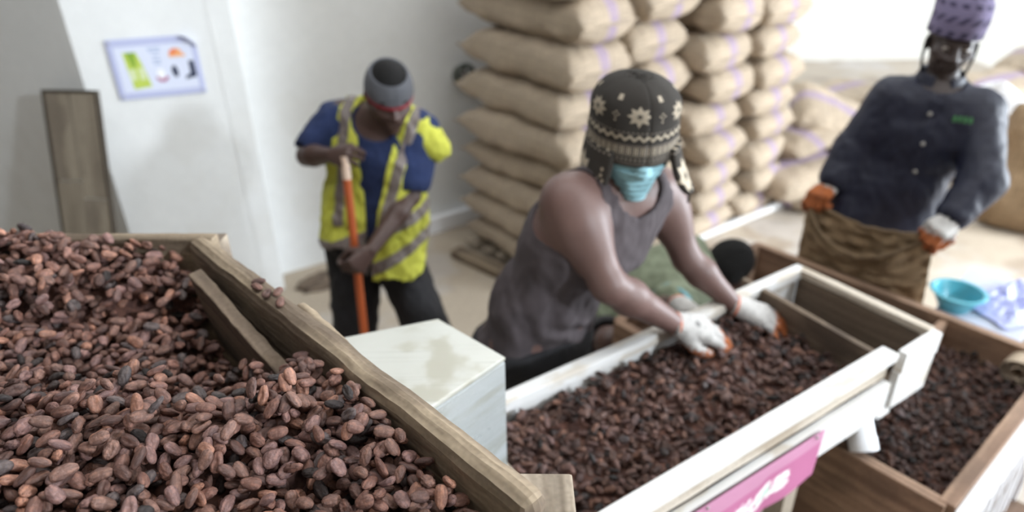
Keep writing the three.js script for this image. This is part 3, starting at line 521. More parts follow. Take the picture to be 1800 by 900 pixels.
// box: x0,x1,z0,z1; inside(x,z); target(x,z) = wanted surface; returns beans {p,q,s,k,v,top}
function growPile(box, cell, inside, target, layers, seed, tiltAmt, sunk = 0.0015) {
  const R = rngOf(seed), [x0, x1, z0, z1] = box, nx = Math.ceil((x1 - x0) / cell) + 1, nz = Math.ceil((z1 - z0) / cell) + 1, H = new Float32Array(nx * nz).fill(-9), T = new Float32Array(nx * nz), free = [];
  for (let j = 0; j < nz; j++) for (let i = 0; i < nx; i++) { const x = x0 + i * cell, z = z0 + j * cell; if (!inside(x, z)) continue; const k = j * nx + i; T[k] = target(x, z); H[k] = T[k] - 0.0162 * layers; free.push(k); }
  const count = Math.round(free.length * cell * cell / 0.000235 * layers), out = [], gauss = () => (R() + R() + R() - 1.5) * 1.15, m = new THREE.Matrix3(), q = new THREE.Quaternion(), ax = V(), up = V();
  for (let n = 0; n < count; n++) {
    let best = -1, low = 9; for (let c = 0; c < 7; c++) { const k = free[Math.floor(R() * free.length)], h = H[k] - T[k]; if (h < low) { low = h; best = k; } }
    const bi = best % nx, bj = (best / nx) | 0, x = x0 + bi * cell + (R() - 0.5) * cell, z = z0 + bj * cell + (R() - 0.5) * cell, kind = pickKind(R());
    const L = 0.0118 + gauss() * 0.0016, W = (0.0074 + gauss() * 0.0009) * (kind === 6 ? 0.85 : 1), D = 0.0049 + gauss() * 0.0007;
    const span = Math.round(0.009 / cell), hh = (i, j) => { const k = clamp(bj + j, 0, nz - 1) * nx + clamp(bi + i, 0, nx - 1); return H[k] < -8 ? H[best] : H[k]; };
    const sx = (hh(span, 0) - hh(-span, 0)) / (2 * span * cell), sz = (hh(0, span) - hh(0, -span)) / (2 * span * cell);
    up.set(-clamp(sx, -0.9, 0.9) * 0.8 + gauss() * tiltAmt, 1, -clamp(sz, -0.9, 0.9) * 0.8 + gauss() * tiltAmt).normalize();
    q.setFromUnitVectors(UP, up).multiply(new THREE.Quaternion().setFromAxisAngle(UP, R() * Math.PI * 2)).multiply(new THREE.Quaternion().setFromAxisAngle(V(1, 0, 0), gauss() * 0.6 + (R() < 0.07 ? 1.1 : 0)));
    // ellipsoid as a quadric: find how high it must sit to touch the pile, then raise the pile
    const e = new THREE.Matrix4().makeRotationFromQuaternion(q).elements, iL = 1 / (L * L), iD = 1 / (D * D), iW = 1 / (W * W);
    const A = (a, b) => e[a] * e[b] * iL + e[4 + a] * e[4 + b] * iD + e[8 + a] * e[8 + b] * iW, a00 = A(0, 0), a11 = A(1, 1), a22 = A(2, 2), a01 = A(0, 1), a02 = A(0, 2), a12 = A(1, 2), r = Math.ceil(L / cell);
    let y = -9; const cells = [];
    for (let j = -r; j <= r; j++) for (let i = -r; i <= r; i++) {
      const I = bi + i, J = bj + j; if (I < 0 || J < 0 || I >= nx || J >= nz) continue; const k = J * nx + I; if (H[k] < -8) continue;
      const dx = x0 + I * cell - x, dz = z0 + J * cell - z, b = a01 * dx + a12 * dz, c = a00 * dx * dx + 2 * a02 * dx * dz + a22 * dz * dz - 1, disc = b * b - a11 * c; if (disc <= 0) continue;
      const s = Math.sqrt(disc); cells.push(k, (-b + s) / a11); y = Math.max(y, H[k] - (-b - s) / a11);
    }
    if (y < -8) continue; y -= sunk;
    for (let i = 0; i < cells.length; i += 2) H[cells[i]] = Math.max(H[cells[i]], y + cells[i + 1]);
    out.push({ p: V(x, y, z), q: q.clone(), s: V(L, D, W), kind, v: kind === 6 || kind === 5 ? (R() < 0.5 ? 5 : 3) : Math.floor(R() * 5.3), tone: 0.7 + 0.6 * Math.pow(R(), 1.2), best });
  }
  for (const b of out) b.open = H[b.best] < b.p.y + 0.0085;
  return out;
}
function instanced(beans, parent, mat, nameOf = 'loose_beans', tint = 1) {
  for (let v = 0; v < BEAN.length; v++) {
    const mine = beans.filter((b) => b.v === v); if (!mine.length) continue;
    const m = new THREE.InstancedMesh(BEAN[v], mat, mine.length), M4 = new THREE.Matrix4(), col = new THREE.Color(); m.name = nameOf; m.castShadow = m.receiveShadow = true; m.userData.kind = 'stuff';
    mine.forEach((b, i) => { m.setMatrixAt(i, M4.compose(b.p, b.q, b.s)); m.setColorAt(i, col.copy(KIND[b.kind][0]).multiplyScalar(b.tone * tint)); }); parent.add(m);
  }
}
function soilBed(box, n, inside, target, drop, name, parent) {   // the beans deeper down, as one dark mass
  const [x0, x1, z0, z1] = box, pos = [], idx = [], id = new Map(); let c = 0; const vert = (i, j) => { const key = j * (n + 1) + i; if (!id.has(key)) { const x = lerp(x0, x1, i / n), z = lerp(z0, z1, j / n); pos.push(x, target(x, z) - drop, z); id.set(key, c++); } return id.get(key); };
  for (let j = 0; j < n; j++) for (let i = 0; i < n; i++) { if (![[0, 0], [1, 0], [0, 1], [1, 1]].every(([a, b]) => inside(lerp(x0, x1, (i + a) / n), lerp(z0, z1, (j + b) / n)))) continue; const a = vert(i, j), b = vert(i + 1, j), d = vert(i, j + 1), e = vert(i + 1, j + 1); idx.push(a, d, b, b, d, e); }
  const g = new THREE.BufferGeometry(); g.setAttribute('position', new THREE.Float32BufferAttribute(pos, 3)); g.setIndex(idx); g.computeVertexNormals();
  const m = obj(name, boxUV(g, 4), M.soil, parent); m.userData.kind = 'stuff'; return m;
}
{ // the heap in the foreground
  const ctl = [[-0.223, -0.709, 1.445], [-0.51, -0.968, 1.34], [-0.485, -0.94, 1.305], [-0.445, -0.89, 1.295], [-0.4, -0.835, 1.305], [-0.345, -0.78, 1.35], [-0.51, -0.9, 1.30], [-0.46, -0.84, 1.31], [-0.557, -1.067, 1.40], [-0.612, -1.1, 1.44], [-0.652, -1.083, 1.44], [-0.79, -1.069, 1.456], [-0.874, -1.052, 1.468], [-0.576, -1.032, 1.31], [-0.647, -0.938, 1.355], [-0.793, -0.897, 1.40], [-0.43, -0.79, 1.335], [-0.6, -0.82, 1.35], [-0.72, -0.8, 1.38], [-0.473, -0.726, 1.392], [-0.571, -0.697, 1.42], [-0.654, -0.693, 1.44], [-0.457, -0.602, 1.462], [-0.53, -0.577, 1.47], [-0.341, -0.633, 1.45], [-0.267, -0.662, 1.45], [-0.281, -0.597, 1.42], [-0.344, -0.539, 1.42], [-0.457, -0.524, 1.43], [-0.532, -0.505, 1.44], [-0.226, -0.565, 1.38], [-1.1, -0.95, 1.455], [-0.3, -0.45, 1.36], [-0.7, -0.55, 1.45], [-0.1, -0.53, 1.31]];
  for (const [f, o, h] of [[0, 0.04, 1.42], [0.08, 0.035, 1.435], [0.16, 0.035, 1.437], [0.24, 0.035, 1.438], [0.32, 0.035, 1.44], [0.4, 0.035, 1.445], [0.08, 0.06, 1.42], [0.16, 0.06, 1.42], [0.24, 0.06, 1.425], [0.32, 0.06, 1.435], [0.05, 0.13, 1.36], [0.16, 0.13, 1.37], [0.28, 0.13, 1.405]]) { const p = RAIL_A.clone().lerp(RAIL_B, f).addScaledVector(RAIL_N, o); ctl.push([p.x, p.z, h]); }
  const target = (x, z) => { let s = 0, w = 0; for (const [a, b, h] of ctl) { const d = Math.exp(-((x - a) ** 2 + (z - b) ** 2) / (2 * 0.045 * 0.045)) + 1e-7 / ((x - a) ** 2 + (z - b) ** 2 + 0.001); s += d * h; w += d; } return s / w + 0.004 * noise3(x * 18, z * 18, 3) - 0.004; };
  const dPlankA = V(-0.53, 0, -1.03), dPlankB = V(-0.262, 0, -0.735), pd = dPlankB.clone().sub(dPlankA), pl = pd.length(); pd.normalize();
  const inside = (x, z) => {
    const r = V(x, 0, z).sub(RAIL_A); if (r.dot(RAIL_N) < 0.027) return false;                     // the rail
    if (z < -1.108 || x < -1.12) return false;
    const f = V(x - 0.088, 0, z + 0.487); if (f.x * -0.15 + f.z * -0.9887 < 0.032) return false;      // the front board
    const q = V(x, 0, z).sub(V(-0.398, 0, -0.875)), lx = q.dot(V(0.67, 0, 0.742)), lz = q.dot(V(-0.742, 0, 0.67)); if (Math.abs(lx) < 0.215 && Math.abs(lz) < 0.018) return false; // the liner plank
    return true;
  };
  const box = [-1.14, 0.05, -1.12, -0.36], beans = growPile(box, 0.002, inside, target, 2.7, 41, 0.2);
  camera.updateMatrixWorld(); camera.updateProjectionMatrix();
  const q = V(); for (const b of beans) { q.copy(b.p).project(camera); b.inView = Math.abs(q.x) < 0.995 && Math.abs(q.y) < 0.99; b.px = q.x; b.dist = b.p.distanceTo(camera.position); }
  const big = beans.filter((b) => b.open && b.inView).sort((a, b) => a.dist - b.dist).slice(0, 290); big.forEach((b) => { b.single = true; });
  for (const b of big) {
    const m = obj('cocoa_bean', BEAN[b.v], BEANMAT[b.kind]); m.position.copy(b.p); m.quaternion.copy(b.q); m.scale.copy(b.s);
    const look = `${SHAPE[b.v]} ${KIND[b.kind][2]}`, zone = b.px < -0.62 ? 'at the lower left of' : b.px < -0.3 ? 'in the lower middle of' : 'beside the rail of'; tag(m, `${look} cocoa bean ${zone} the foreground heap`, 'cocoa bean', `${look} beans ${zone} the heap`);
  }
  const t = thing('bean_heap', 'heap of loose dried cocoa beans filling the wooden bin in the foreground', 'cocoa beans'); t.userData.kind = 'stuff';
  instanced(beans.filter((b) => !b.single), t, BEANWHITE); soilBed(box, 90, inside, target, 0.036, 'deep_beans', t);
  // strays on the rail and behind the liner plank
  const R = rngOf(5), stray = (list, tiltAmt, nameOf) => instanced(list.map((p) => ({ p, q: new THREE.Quaternion().setFromEuler(new THREE.Euler((R() - 0.5) * tiltAmt, R() * 6.3, (R() - 0.5) * tiltAmt)), s: V(0.011, 0.0045, 0.0065), kind: R() < 0.5 ? 4 : 0, v: Math.floor(R() * 5), tone: 0.8 })), t, BEANWHITE, nameOf);
  stray([[0.62, 0.004], [0.655, -0.008], [0.665, 0.006], [0.7, 0.008], [0.715, -0.002]].map(([f, o]) => RAIL_A.clone().lerp(RAIL_B, f).addScaledVector(RAIL_N, o).setY(1.4535)), 0.3, 'stray_beans');
  const behind = []; for (let i = 0; i < 46; i++) { const f = lerp(0.42, 0.66, R()); behind.push(RAIL_A.clone().lerp(RAIL_B, f).addScaledVector(RAIL_N, 0.034 + 0.03 * R()).setY(lerp(1.435, 1.36, smooth(f, 0.42, 0.62)) + (R() - 0.5) * 0.02)); } stray(behind, 2, 'stray_beans');
}
function localPile(P, box, inside, target, layers, seed, label, tilt, tint) {
  const t = thing('bean_heap', label, 'cocoa beans', P.pos, P.turn); t.userData.kind = 'stuff';
  instanced(growPile(box, 0.0025, inside, target, layers, seed, tilt), t, BEANFAR, 'loose_beans', tint); soilBed(box, 50, inside, target, 0.012, 'deep_beans', t);
}
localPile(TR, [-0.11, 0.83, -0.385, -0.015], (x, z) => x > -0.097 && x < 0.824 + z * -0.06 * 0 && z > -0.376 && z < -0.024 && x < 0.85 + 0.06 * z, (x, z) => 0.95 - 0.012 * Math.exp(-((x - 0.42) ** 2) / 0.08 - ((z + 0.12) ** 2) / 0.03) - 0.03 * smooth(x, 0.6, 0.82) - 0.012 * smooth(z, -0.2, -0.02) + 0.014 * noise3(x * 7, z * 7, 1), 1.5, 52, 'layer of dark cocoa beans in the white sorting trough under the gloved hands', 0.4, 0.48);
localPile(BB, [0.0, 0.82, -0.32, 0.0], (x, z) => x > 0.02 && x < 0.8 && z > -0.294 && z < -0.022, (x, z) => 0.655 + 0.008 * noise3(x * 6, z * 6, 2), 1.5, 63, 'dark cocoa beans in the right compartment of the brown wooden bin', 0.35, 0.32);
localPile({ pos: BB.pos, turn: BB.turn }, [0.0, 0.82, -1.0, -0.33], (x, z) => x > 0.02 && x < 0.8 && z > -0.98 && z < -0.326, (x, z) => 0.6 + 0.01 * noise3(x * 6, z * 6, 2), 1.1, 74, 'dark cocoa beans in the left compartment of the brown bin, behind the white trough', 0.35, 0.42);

// ------------------------------------------------------------------ people
// A body is a smooth union of tapered capsules and ellipsoids, meshed as one surface (surface nets).
class Field {
  constructor(k = 0.03) { this.k = k; this.p = []; }
  cap(a, b, ra, rb = ra, k) { this.p.push({ t: 0, a, d: b.clone().sub(a), l: Math.max(1e-9, b.distanceToSquared(a)), ra, rb, k: k ?? this.k }); return this; }
  chain(pts, rs, k) { for (let i = 0; i + 1 < pts.length; i++) this.cap(pts[i], pts[i + 1], rs[i], rs[i + 1], k); return this; }
  ell(c, r, q, k) { this.p.push({ t: 1, c, r: V(...r), q: q ? q.clone().invert() : null, m: Math.min(...r), k: k ?? this.k }); return this; }
  at(x, y, z) {
    let d = 1e9;
    for (const s of this.p) {
      let e;
      if (s.t === 0) { const px = x - s.a.x, py = y - s.a.y, pz = z - s.a.z, h = clamp((px * s.d.x + py * s.d.y + pz * s.d.z) / s.l, 0, 1), qx = px - s.d.x * h, qy = py - s.d.y * h, qz = pz - s.d.z * h; e = Math.sqrt(qx * qx + qy * qy + qz * qz) - (s.ra + (s.rb - s.ra) * h); }
      else { const v = tmpV.set(x - s.c.x, y - s.c.y, z - s.c.z); if (s.q) v.applyQuaternion(s.q); const k0 = Math.hypot(v.x / s.r.x, v.y / s.r.y, v.z / s.r.z), k1 = Math.hypot(v.x / (s.r.x * s.r.x), v.y / (s.r.y * s.r.y), v.z / (s.r.z * s.r.z)); e = k1 < 1e-9 ? -s.m : k0 * (k0 - 1) / k1; }
      const h = Math.max(s.k - Math.abs(d - e), 0) / s.k; d = Math.min(d, e) - h * h * s.k * 0.25;
    }
    return d;
  }
  box(pad) { const b = new THREE.Box3(); for (const s of this.p) if (s.t === 0) { b.expandByPoint(s.a.clone().addScalar(s.ra)).expandByPoint(s.a.clone().addScalar(-s.ra)); const e = s.a.clone().add(s.d); b.expandByPoint(e.clone().addScalar(s.rb)).expandByPoint(e.addScalar(-s.rb)); } else { const r = Math.max(s.r.x, s.r.y, s.r.z); b.expandByPoint(s.c.clone().addScalar(r)).expandByPoint(s.c.clone().addScalar(-r)); } return b.expandByScalar(pad); }
}
const tmpV = V();
function meshField(f, b, cell, colour) {
  const nx = Math.ceil((b.max.x - b.min.x) / cell) + 2, ny = Math.ceil((b.max.y - b.min.y) / cell) + 2, nz = Math.ceil((b.max.z - b.min.z) / cell) + 2, D = new Float32Array(nx * ny * nz), I = (i, j, k) => (k * ny + j) * nx + i;
  for (let k = 0; k < nz; k += 1) for (let j = 0; j < ny; j++) for (let i = 0; i < nx;) {
    const d = f(b.min.x + i * cell, b.min.y + j * cell, b.min.z + k * cell), skip = Math.max(1, Math.min(nx - i, Math.floor((Math.abs(d) - 0.045) / cell * 0.6)));   // far from the surface: fill several cells
    for (let s = 0; s < skip; s++) D[I(i + s, j, k)] = d; i += skip;
  }
  const id = new Int32Array(nx * ny * nz).fill(-1), pos = [], idx = []; let n = 0;
  const E = [[0, 1], [0, 2], [0, 4], [1, 3], [1, 5], [2, 3], [2, 6], [3, 7], [4, 5], [4, 6], [5, 7], [6, 7]], v = new Float32Array(8);
  for (let k = 0; k < nz - 1; k++) for (let j = 0; j < ny - 1; j++) for (let i = 0; i < nx - 1; i++) {
    let m = 0; for (let c = 0; c < 8; c++) { v[c] = D[I(i + (c & 1), j + ((c >> 1) & 1), k + (c >> 2))]; if (v[c] < 0) m |= 1 << c; }
    if (m === 0 || m === 255) continue;
    let x = 0, y = 0, z = 0, q = 0;
    for (const [a, c] of E) if ((v[a] < 0) !== (v[c] < 0)) { const t = v[a] / (v[a] - v[c]); x += lerp(a & 1, c & 1, t); y += lerp((a >> 1) & 1, (c >> 1) & 1, t); z += lerp(a >> 2, c >> 2, t); q++; }
    id[I(i, j, k)] = n++; pos.push(b.min.x + (i + x / q) * cell, b.min.y + (j + y / q) * cell, b.min.z + (k + z / q) * cell);
  }
  for (let k = 1; k < nz - 1; k++) for (let j = 1; j < ny - 1; j++) for (let i = 1; i < nx - 1; i++) {
    const d = D[I(i, j, k)], go = (e, a, b2, c, d2) => { if ((d < 0) === (e < 0)) return; if (a < 0 || b2 < 0 || c < 0 || d2 < 0) return; if (d < 0) idx.push(a, b2, c, b2, d2, c); else idx.push(a, c, b2, b2, c, d2); };
    go(D[I(i + 1, j, k)], id[I(i, j - 1, k - 1)], id[I(i, j, k - 1)], id[I(i, j - 1, k)], id[I(i, j, k)]);
    go(D[I(i, j + 1, k)], id[I(i - 1, j, k - 1)], id[I(i - 1, j, k)], id[I(i, j, k - 1)], id[I(i, j, k)]);
    go(D[I(i, j, k + 1)], id[I(i - 1, j - 1, k)], id[I(i, j - 1, k)], id[I(i - 1, j, k)], id[I(i, j, k)]);
  }
  const nor = new Float32Array(pos.length), uv = new Float32Array(n * 2), col = colour ? new Float32Array(pos.length) : null, e = cell * 0.6;
  for (let i = 0; i < n; i++) {
    const x = pos[i * 3], y = pos[i * 3 + 1], z = pos[i * 3 + 2]; tmpN.set(f(x + e, y, z) - f(x - e, y, z), f(x, y + e, z) - f(x, y - e, z), f(x, y, z + e) - f(x, y, z - e)).normalize();
    nor[i * 3] = tmpN.x; nor[i * 3 + 1] = tmpN.y; nor[i * 3 + 2] = tmpN.z; uv[i * 2] = (x + z * 0.8) * 4; uv[i * 2 + 1] = y * 4;
    if (col) { const c = colour(x, y, z); col[i * 3] = c.r; col[i * 3 + 1] = c.g; col[i * 3 + 2] = c.b; }
  }
  const g = new THREE.BufferGeometry(); g.setAttribute('position', new THREE.Float32BufferAttribute(pos, 3)); g.setAttribute('normal', new THREE.BufferAttribute(nor, 3)); g.setAttribute('uv', new THREE.BufferAttribute(uv, 2)); if (col) g.setAttribute('color', new THREE.BufferAttribute(col, 3)); g.setIndex(idx); return g;
}
const tmpN = V();
const wrinkle = (x, y, z, s = 1) => 0.0045 * noise3(x * 11, y * 9, z * 11 + s) + 0.0025 * noise3(x * 26 + s, y * 20, z * 26);
// a turned frame at a joint
class Frame { constructor(o, fwd, up) { this.o = o; this.z = fwd.clone().normalize(); this.x = up.clone().cross(this.z).normalize(); this.y = this.z.clone().cross(this.x); this.m = new THREE.Matrix4().makeBasis(this.x, this.y, this.z).setPosition(o); this.inv = this.m.clone().invert(); this.q = new THREE.Quaternion().setFromRotationMatrix(this.m); }
  w(x, y, z) { return V(x, y, z).applyMatrix4(this.m); } }
// head in its own frame: z forward, y up, x to the person's left; about 0.235 m tall at s = 1
function headField(s) {
  const f = new Field(0.02), P = (x, y, z) => V(x * s, y * s, z * s), r = (...a) => a.map((q) => q * s);
  f.ell(P(0, 0.032, -0.014), r(0.074, 0.092, 0.096)).ell(P(0, -0.028, 0.022), r(0.06, 0.082, 0.072)).cap(P(0, -0.074, 0.028), P(0, -0.1, 0.066), 0.044 * s, 0.022 * s, 0.03 * s);
  f.cap(P(-0.034, 0.024, 0.078), P(0.034, 0.024, 0.078), 0.011 * s, 0.011 * s, 0.014 * s).cap(P(0, 0.01, 0.09), P(0, -0.026, 0.108), 0.008 * s, 0.014 * s, 0.01 * s);
  for (const q of [-1, 1]) f.cap(P(q * 0.015, -0.03, 0.092), P(q * 0.017, -0.03, 0.096), 0.010 * s, 0.009 * s, 0.008 * s).cap(P(q * 0.05, -0.018, 0.056), P(q * 0.036, -0.03, 0.075), 0.02 * s, 0.014 * s, 0.02 * s).ell(P(q * 0.074, -0.004, -0.012), r(0.011, 0.033, 0.021), null, 0.006 * s);
  f.cap(P(-0.022, -0.056, 0.085), P(0.022, -0.056, 0.085), 0.009 * s, 0.009 * s, 0.008 * s).cap(P(-0.018, -0.07, 0.082), P(0.018, -0.07, 0.082), 0.010 * s, 0.010 * s, 0.008 * s);
  const cut = (x, y, z) => { let d = f.at(x, y, z); for (const q of [-1, 1]) { const e = Math.hypot(x - q * 0.032 * s, y - 0.006 * s, z - 0.097 * s) - 0.016 * s; d = Math.max(d, -e) ; } return Math.max(d, -(Math.abs(y + 0.0625 * s) - 0.0015 * s + (z < 0.075 * s ? 0.02 * s : 0) + (Math.abs(x) > 0.024 * s ? 0.01 * s : 0))); };
  return { f, at: cut };
}
function head(F, s) { const h = headField(s), b = new THREE.Box3(V(-0.1, -0.14, -0.125).multiplyScalar(s), V(0.1, 0.14, 0.135).multiplyScalar(s)); const g = meshField(h.at, b, 0.0035 * s); g.applyMatrix4(F.m); return g; }
function eyes(F, s, parent, base, lidded = true) { for (const q of [-1, 1]) { const e = obj('eye', new THREE.SphereGeometry(0.0115 * s, 18, 12), M.eyeWhite, parent); e.position.copy(F.w(q * 0.032 * s, 0.005 * s, 0.0755 * s)).sub(base); const p = obj('pupil', new THREE.SphereGeometry(0.006 * s, 12, 8), M.hair, e); p.position.copy(F.z).multiplyScalar(0.0085 * s).addScaledVector(F.y, -0.002 * s); } }
// hand: o wrist, d towards the fingers, n out of the back of the hand, side +1 when the thumb lies on d x n
function handField(o, d, n, side, curl, s, grow = 0) {
  d = d.clone().normalize(); n = n.clone().addScaledVector(d, -n.dot(d)).normalize(); const l = d.clone().cross(n).multiplyScalar(side), f = new Field(0.008 * s), at = (a, b, c) => o.clone().addScaledVector(d, a * s).addScaledVector(l, b * s).addScaledVector(n, c * s), G = grow;
  const base = [], R = [0.0098, 0.0102, 0.0098, 0.0085], len = [[0.041, 0.026, 0.02], [0.045, 0.029, 0.021], [0.042, 0.027, 0.021], [0.033, 0.021, 0.019]];
  for (let i = 0; i < 4; i++) { const b = at(0.092 - 0.004 * Math.abs(i - 1) - (i === 3 ? 0.006 : 0), 0.031 - 0.0205 * i, 0.002 - 0.003 * Math.abs(i - 1.3)); base.push(b); f.cap(at(0.0, 0.013 - 0.0085 * i, 0), b, 0.0165 * s + G, 0.0125 * s + G, 0.014 * s); }
  f.cap(at(0.02, 0.018, -0.006), at(0.06, 0.026, -0.008), 0.015 * s + G, 0.014 * s + G).cap(at(0.02, -0.02, -0.004), at(0.065, -0.026, -0.006), 0.013 * s + G, 0.012 * s + G);
  const tips = [];
  for (let i = 0; i < 4; i++) { let p = base[i], a = 0.12, spread = (1.5 - i) * 0.07; const c = curl * (1 + 0.12 * (i - 1.2)); for (let k = 0; k < 3; k++) { a += c * [0.75, 1, 0.65][k]; const q = p.clone().addScaledVector(d, Math.cos(a) * len[i][k] * s).addScaledVector(n, -Math.sin(a) * len[i][k] * s).addScaledVector(l, spread * len[i][k] * s); f.cap(p, q, (R[i] - 0.0008 * k) * s + G, (R[i] - 0.0008 * (k + 1)) * s + G, 0.004 * s); p = q; } tips.push(p); }
  { const a = at(0.022, 0.026, -0.006), b = at(0.055, 0.052, -0.018 - 0.012 * curl), c = at(0.085, 0.058 - 0.012 * curl, -0.024 - 0.022 * curl), e = at(0.108, 0.054 - 0.02 * curl, -0.028 - 0.032 * curl); f.cap(a, b, 0.015 * s + G, 0.0115 * s + G, 0.012 * s).cap(b, c, 0.0115 * s + G, 0.0102 * s + G, 0.004 * s).cap(c, e, 0.0102 * s + G, 0.0085 * s + G, 0.004 * s); tips.push(e); }
  return { f, tips, d, n, l, o };
}
const meshHand = (H, cell = 0.0035) => meshField((x, y, z) => H.f.at(x, y, z), H.f.box(0.012), cell);
function glove(H, s, orangeAt, parent, base, stain = null) {             // knitted white glove, its finger ends and palm side dipped orange
  const white = C(226, 222, 218), orange = C(208, 118, 64), smudge = C(96, 92, 92), cuff = 0.004, c = new THREE.Color();
  const fn = (x, y, z) => { const a = (x - H.o.x) * H.d.x + (y - H.o.y) * H.d.y + (z - H.o.z) * H.d.z; return Math.max(H.f.at(x, y, z) + 0.0006 * noise3(x * 90, y * 90, z * 90), -a - 0.005); };
  const colour = (x, y, z) => { const p = V(x, y, z).sub(H.o), a = p.dot(H.d) / s, b = p.dot(H.n) / s, n = 0.01 * noise3(x * 60, y * 60, z * 60); let t = smooth(a + n - (b > 0 ? 0 : 0.0), orangeAt, orangeAt + 0.012); if (b + n < -0.016) t = Math.max(t, smooth(-b - n, 0.014, 0.02)); c.copy(white).lerp(orange, t); if (stain) { const d = Math.hypot(a - stain[0], p.dot(H.l) / s - stain[1]); c.lerp(smudge, 0.75 * (1 - smooth(d + n * 0.5, 0.006, 0.012))); } return c.lerp(smudge, 0.22 * smooth(noise3(x * 40, y * 40, z * 40 + 4), 0.25, 0.7)); };
  const g = meshField(fn, H.f.box(0.012), 0.0035, colour); g.translate(-base.x, -base.y, -base.z); const m = obj('glove', g, M.glove, parent);
  const w = H.o.clone(), ring = []; for (let i = 0; i < 20; i++) { const a = i / 20 * Math.PI * 2; ring.push(w.clone().addScaledVector(H.l, Math.cos(a) * 0.031 * s).addScaledVector(H.n, Math.sin(a) * 0.0225 * s).addScaledVector(H.d, 0.004).sub(base)); }
  obj('glove_cuff', tube(ring, 0.0045, 60, 8, true), M.orange, m); return m;
}
function torso(f, J, w) {                                        // w: half widths of shoulders, chest, waist, hips relative to the adult build
  const side = J.shL.clone().sub(J.shR).normalize(), mid = J.shL.clone().add(J.shR).multiplyScalar(0.5), P = (a, b, t, s) => a.clone().lerp(b, t).addScaledVector(side, s);
  f.cap(J.shR.clone().lerp(mid, 0.12), J.shL.clone().lerp(mid, 0.12), 0.056 * w, 0.056 * w, 0.04);
  for (const s of [-1, 1]) f.chain([P(mid, J.chest, 0.35, s * 0.088 * w), P(mid, J.chest, 1, s * 0.075 * w), P(J.chest, J.waist, 1, s * 0.06 * w), P(J.waist, J.pel, 1, s * 0.072 * w)], [0.088 * w, 0.094 * w, 0.082 * w, 0.096 * w], 0.05);
  f.cap(mid, J.chest, 0.085 * w, 0.1 * w, 0.05).chain([J.chest, J.waist, J.pel], [0.1 * w, 0.085 * w, 0.098 * w], 0.05);
  f.cap(J.neck.clone().lerp(mid, 0.8), J.neck.clone().lerp(J.head, 0.6), 0.058 * w, 0.05 * w, 0.04);
  f.cap(P(mid, J.neck, 0.35, 0), J.shR.clone().lerp(mid, 0.3), 0.05 * w, 0.045 * w, 0.04).cap(P(mid, J.neck, 0.35, 0), J.shL.clone().lerp(mid, 0.3), 0.05 * w, 0.045 * w, 0.04);
  return { side, mid };
}
function arm(f, sh, el, wr, w) { f.cap(sh, sh.clone().lerp(el, 0.3), 0.058 * w, 0.055 * w, 0.035).chain([sh, sh.clone().lerp(el, 0.5), el], [0.05 * w, 0.052 * w, 0.038 * w], 0.02).chain([el, el.clone().lerp(wr, 0.3), wr], [0.039 * w, 0.042 * w, 0.026 * w], 0.02); }
function leg(f, hip, kn, an, w) { f.chain([hip, hip.clone().lerp(kn, 0.4), kn], [0.086 * w, 0.076 * w, 0.054 * w], 0.03).chain([kn, kn.clone().lerp(an, 0.35), an], [0.052 * w, 0.054 * w, 0.036 * w], 0.02); }
const near = (p, x, y, z, r) => r - Math.hypot(x - p.x, y - p.y, z - p.z);   // > 0 inside a ball: used to cut arm holes and necks
function person(label, base) { const t = thing('person', label, 'person', [base.x, base.y, base.z]); t.userData.base = undefined; delete t.userData.base; return t; }
const local = (g, base) => { g.translate(-base.x, -base.y, -base.z); return g; };
function shoe(t, an, dir, base, mat = M.shoe) { const f = new Field(0.02), d = dir.clone().setY(0).normalize(), a = an.clone().setY(0.045).addScaledVector(d, -0.03), b = an.clone().setY(0.035).addScaledVector(d, 0.17); f.cap(a, b, 0.044, 0.036).cap(a, an.clone().setY(0.09), 0.046, 0.046); const g = meshField((x, y, z) => Math.max(f.at(x, y, z), 0.004 - y), f.box(0.02), 0.008); obj('shoe', local(g, base), mat, t); }

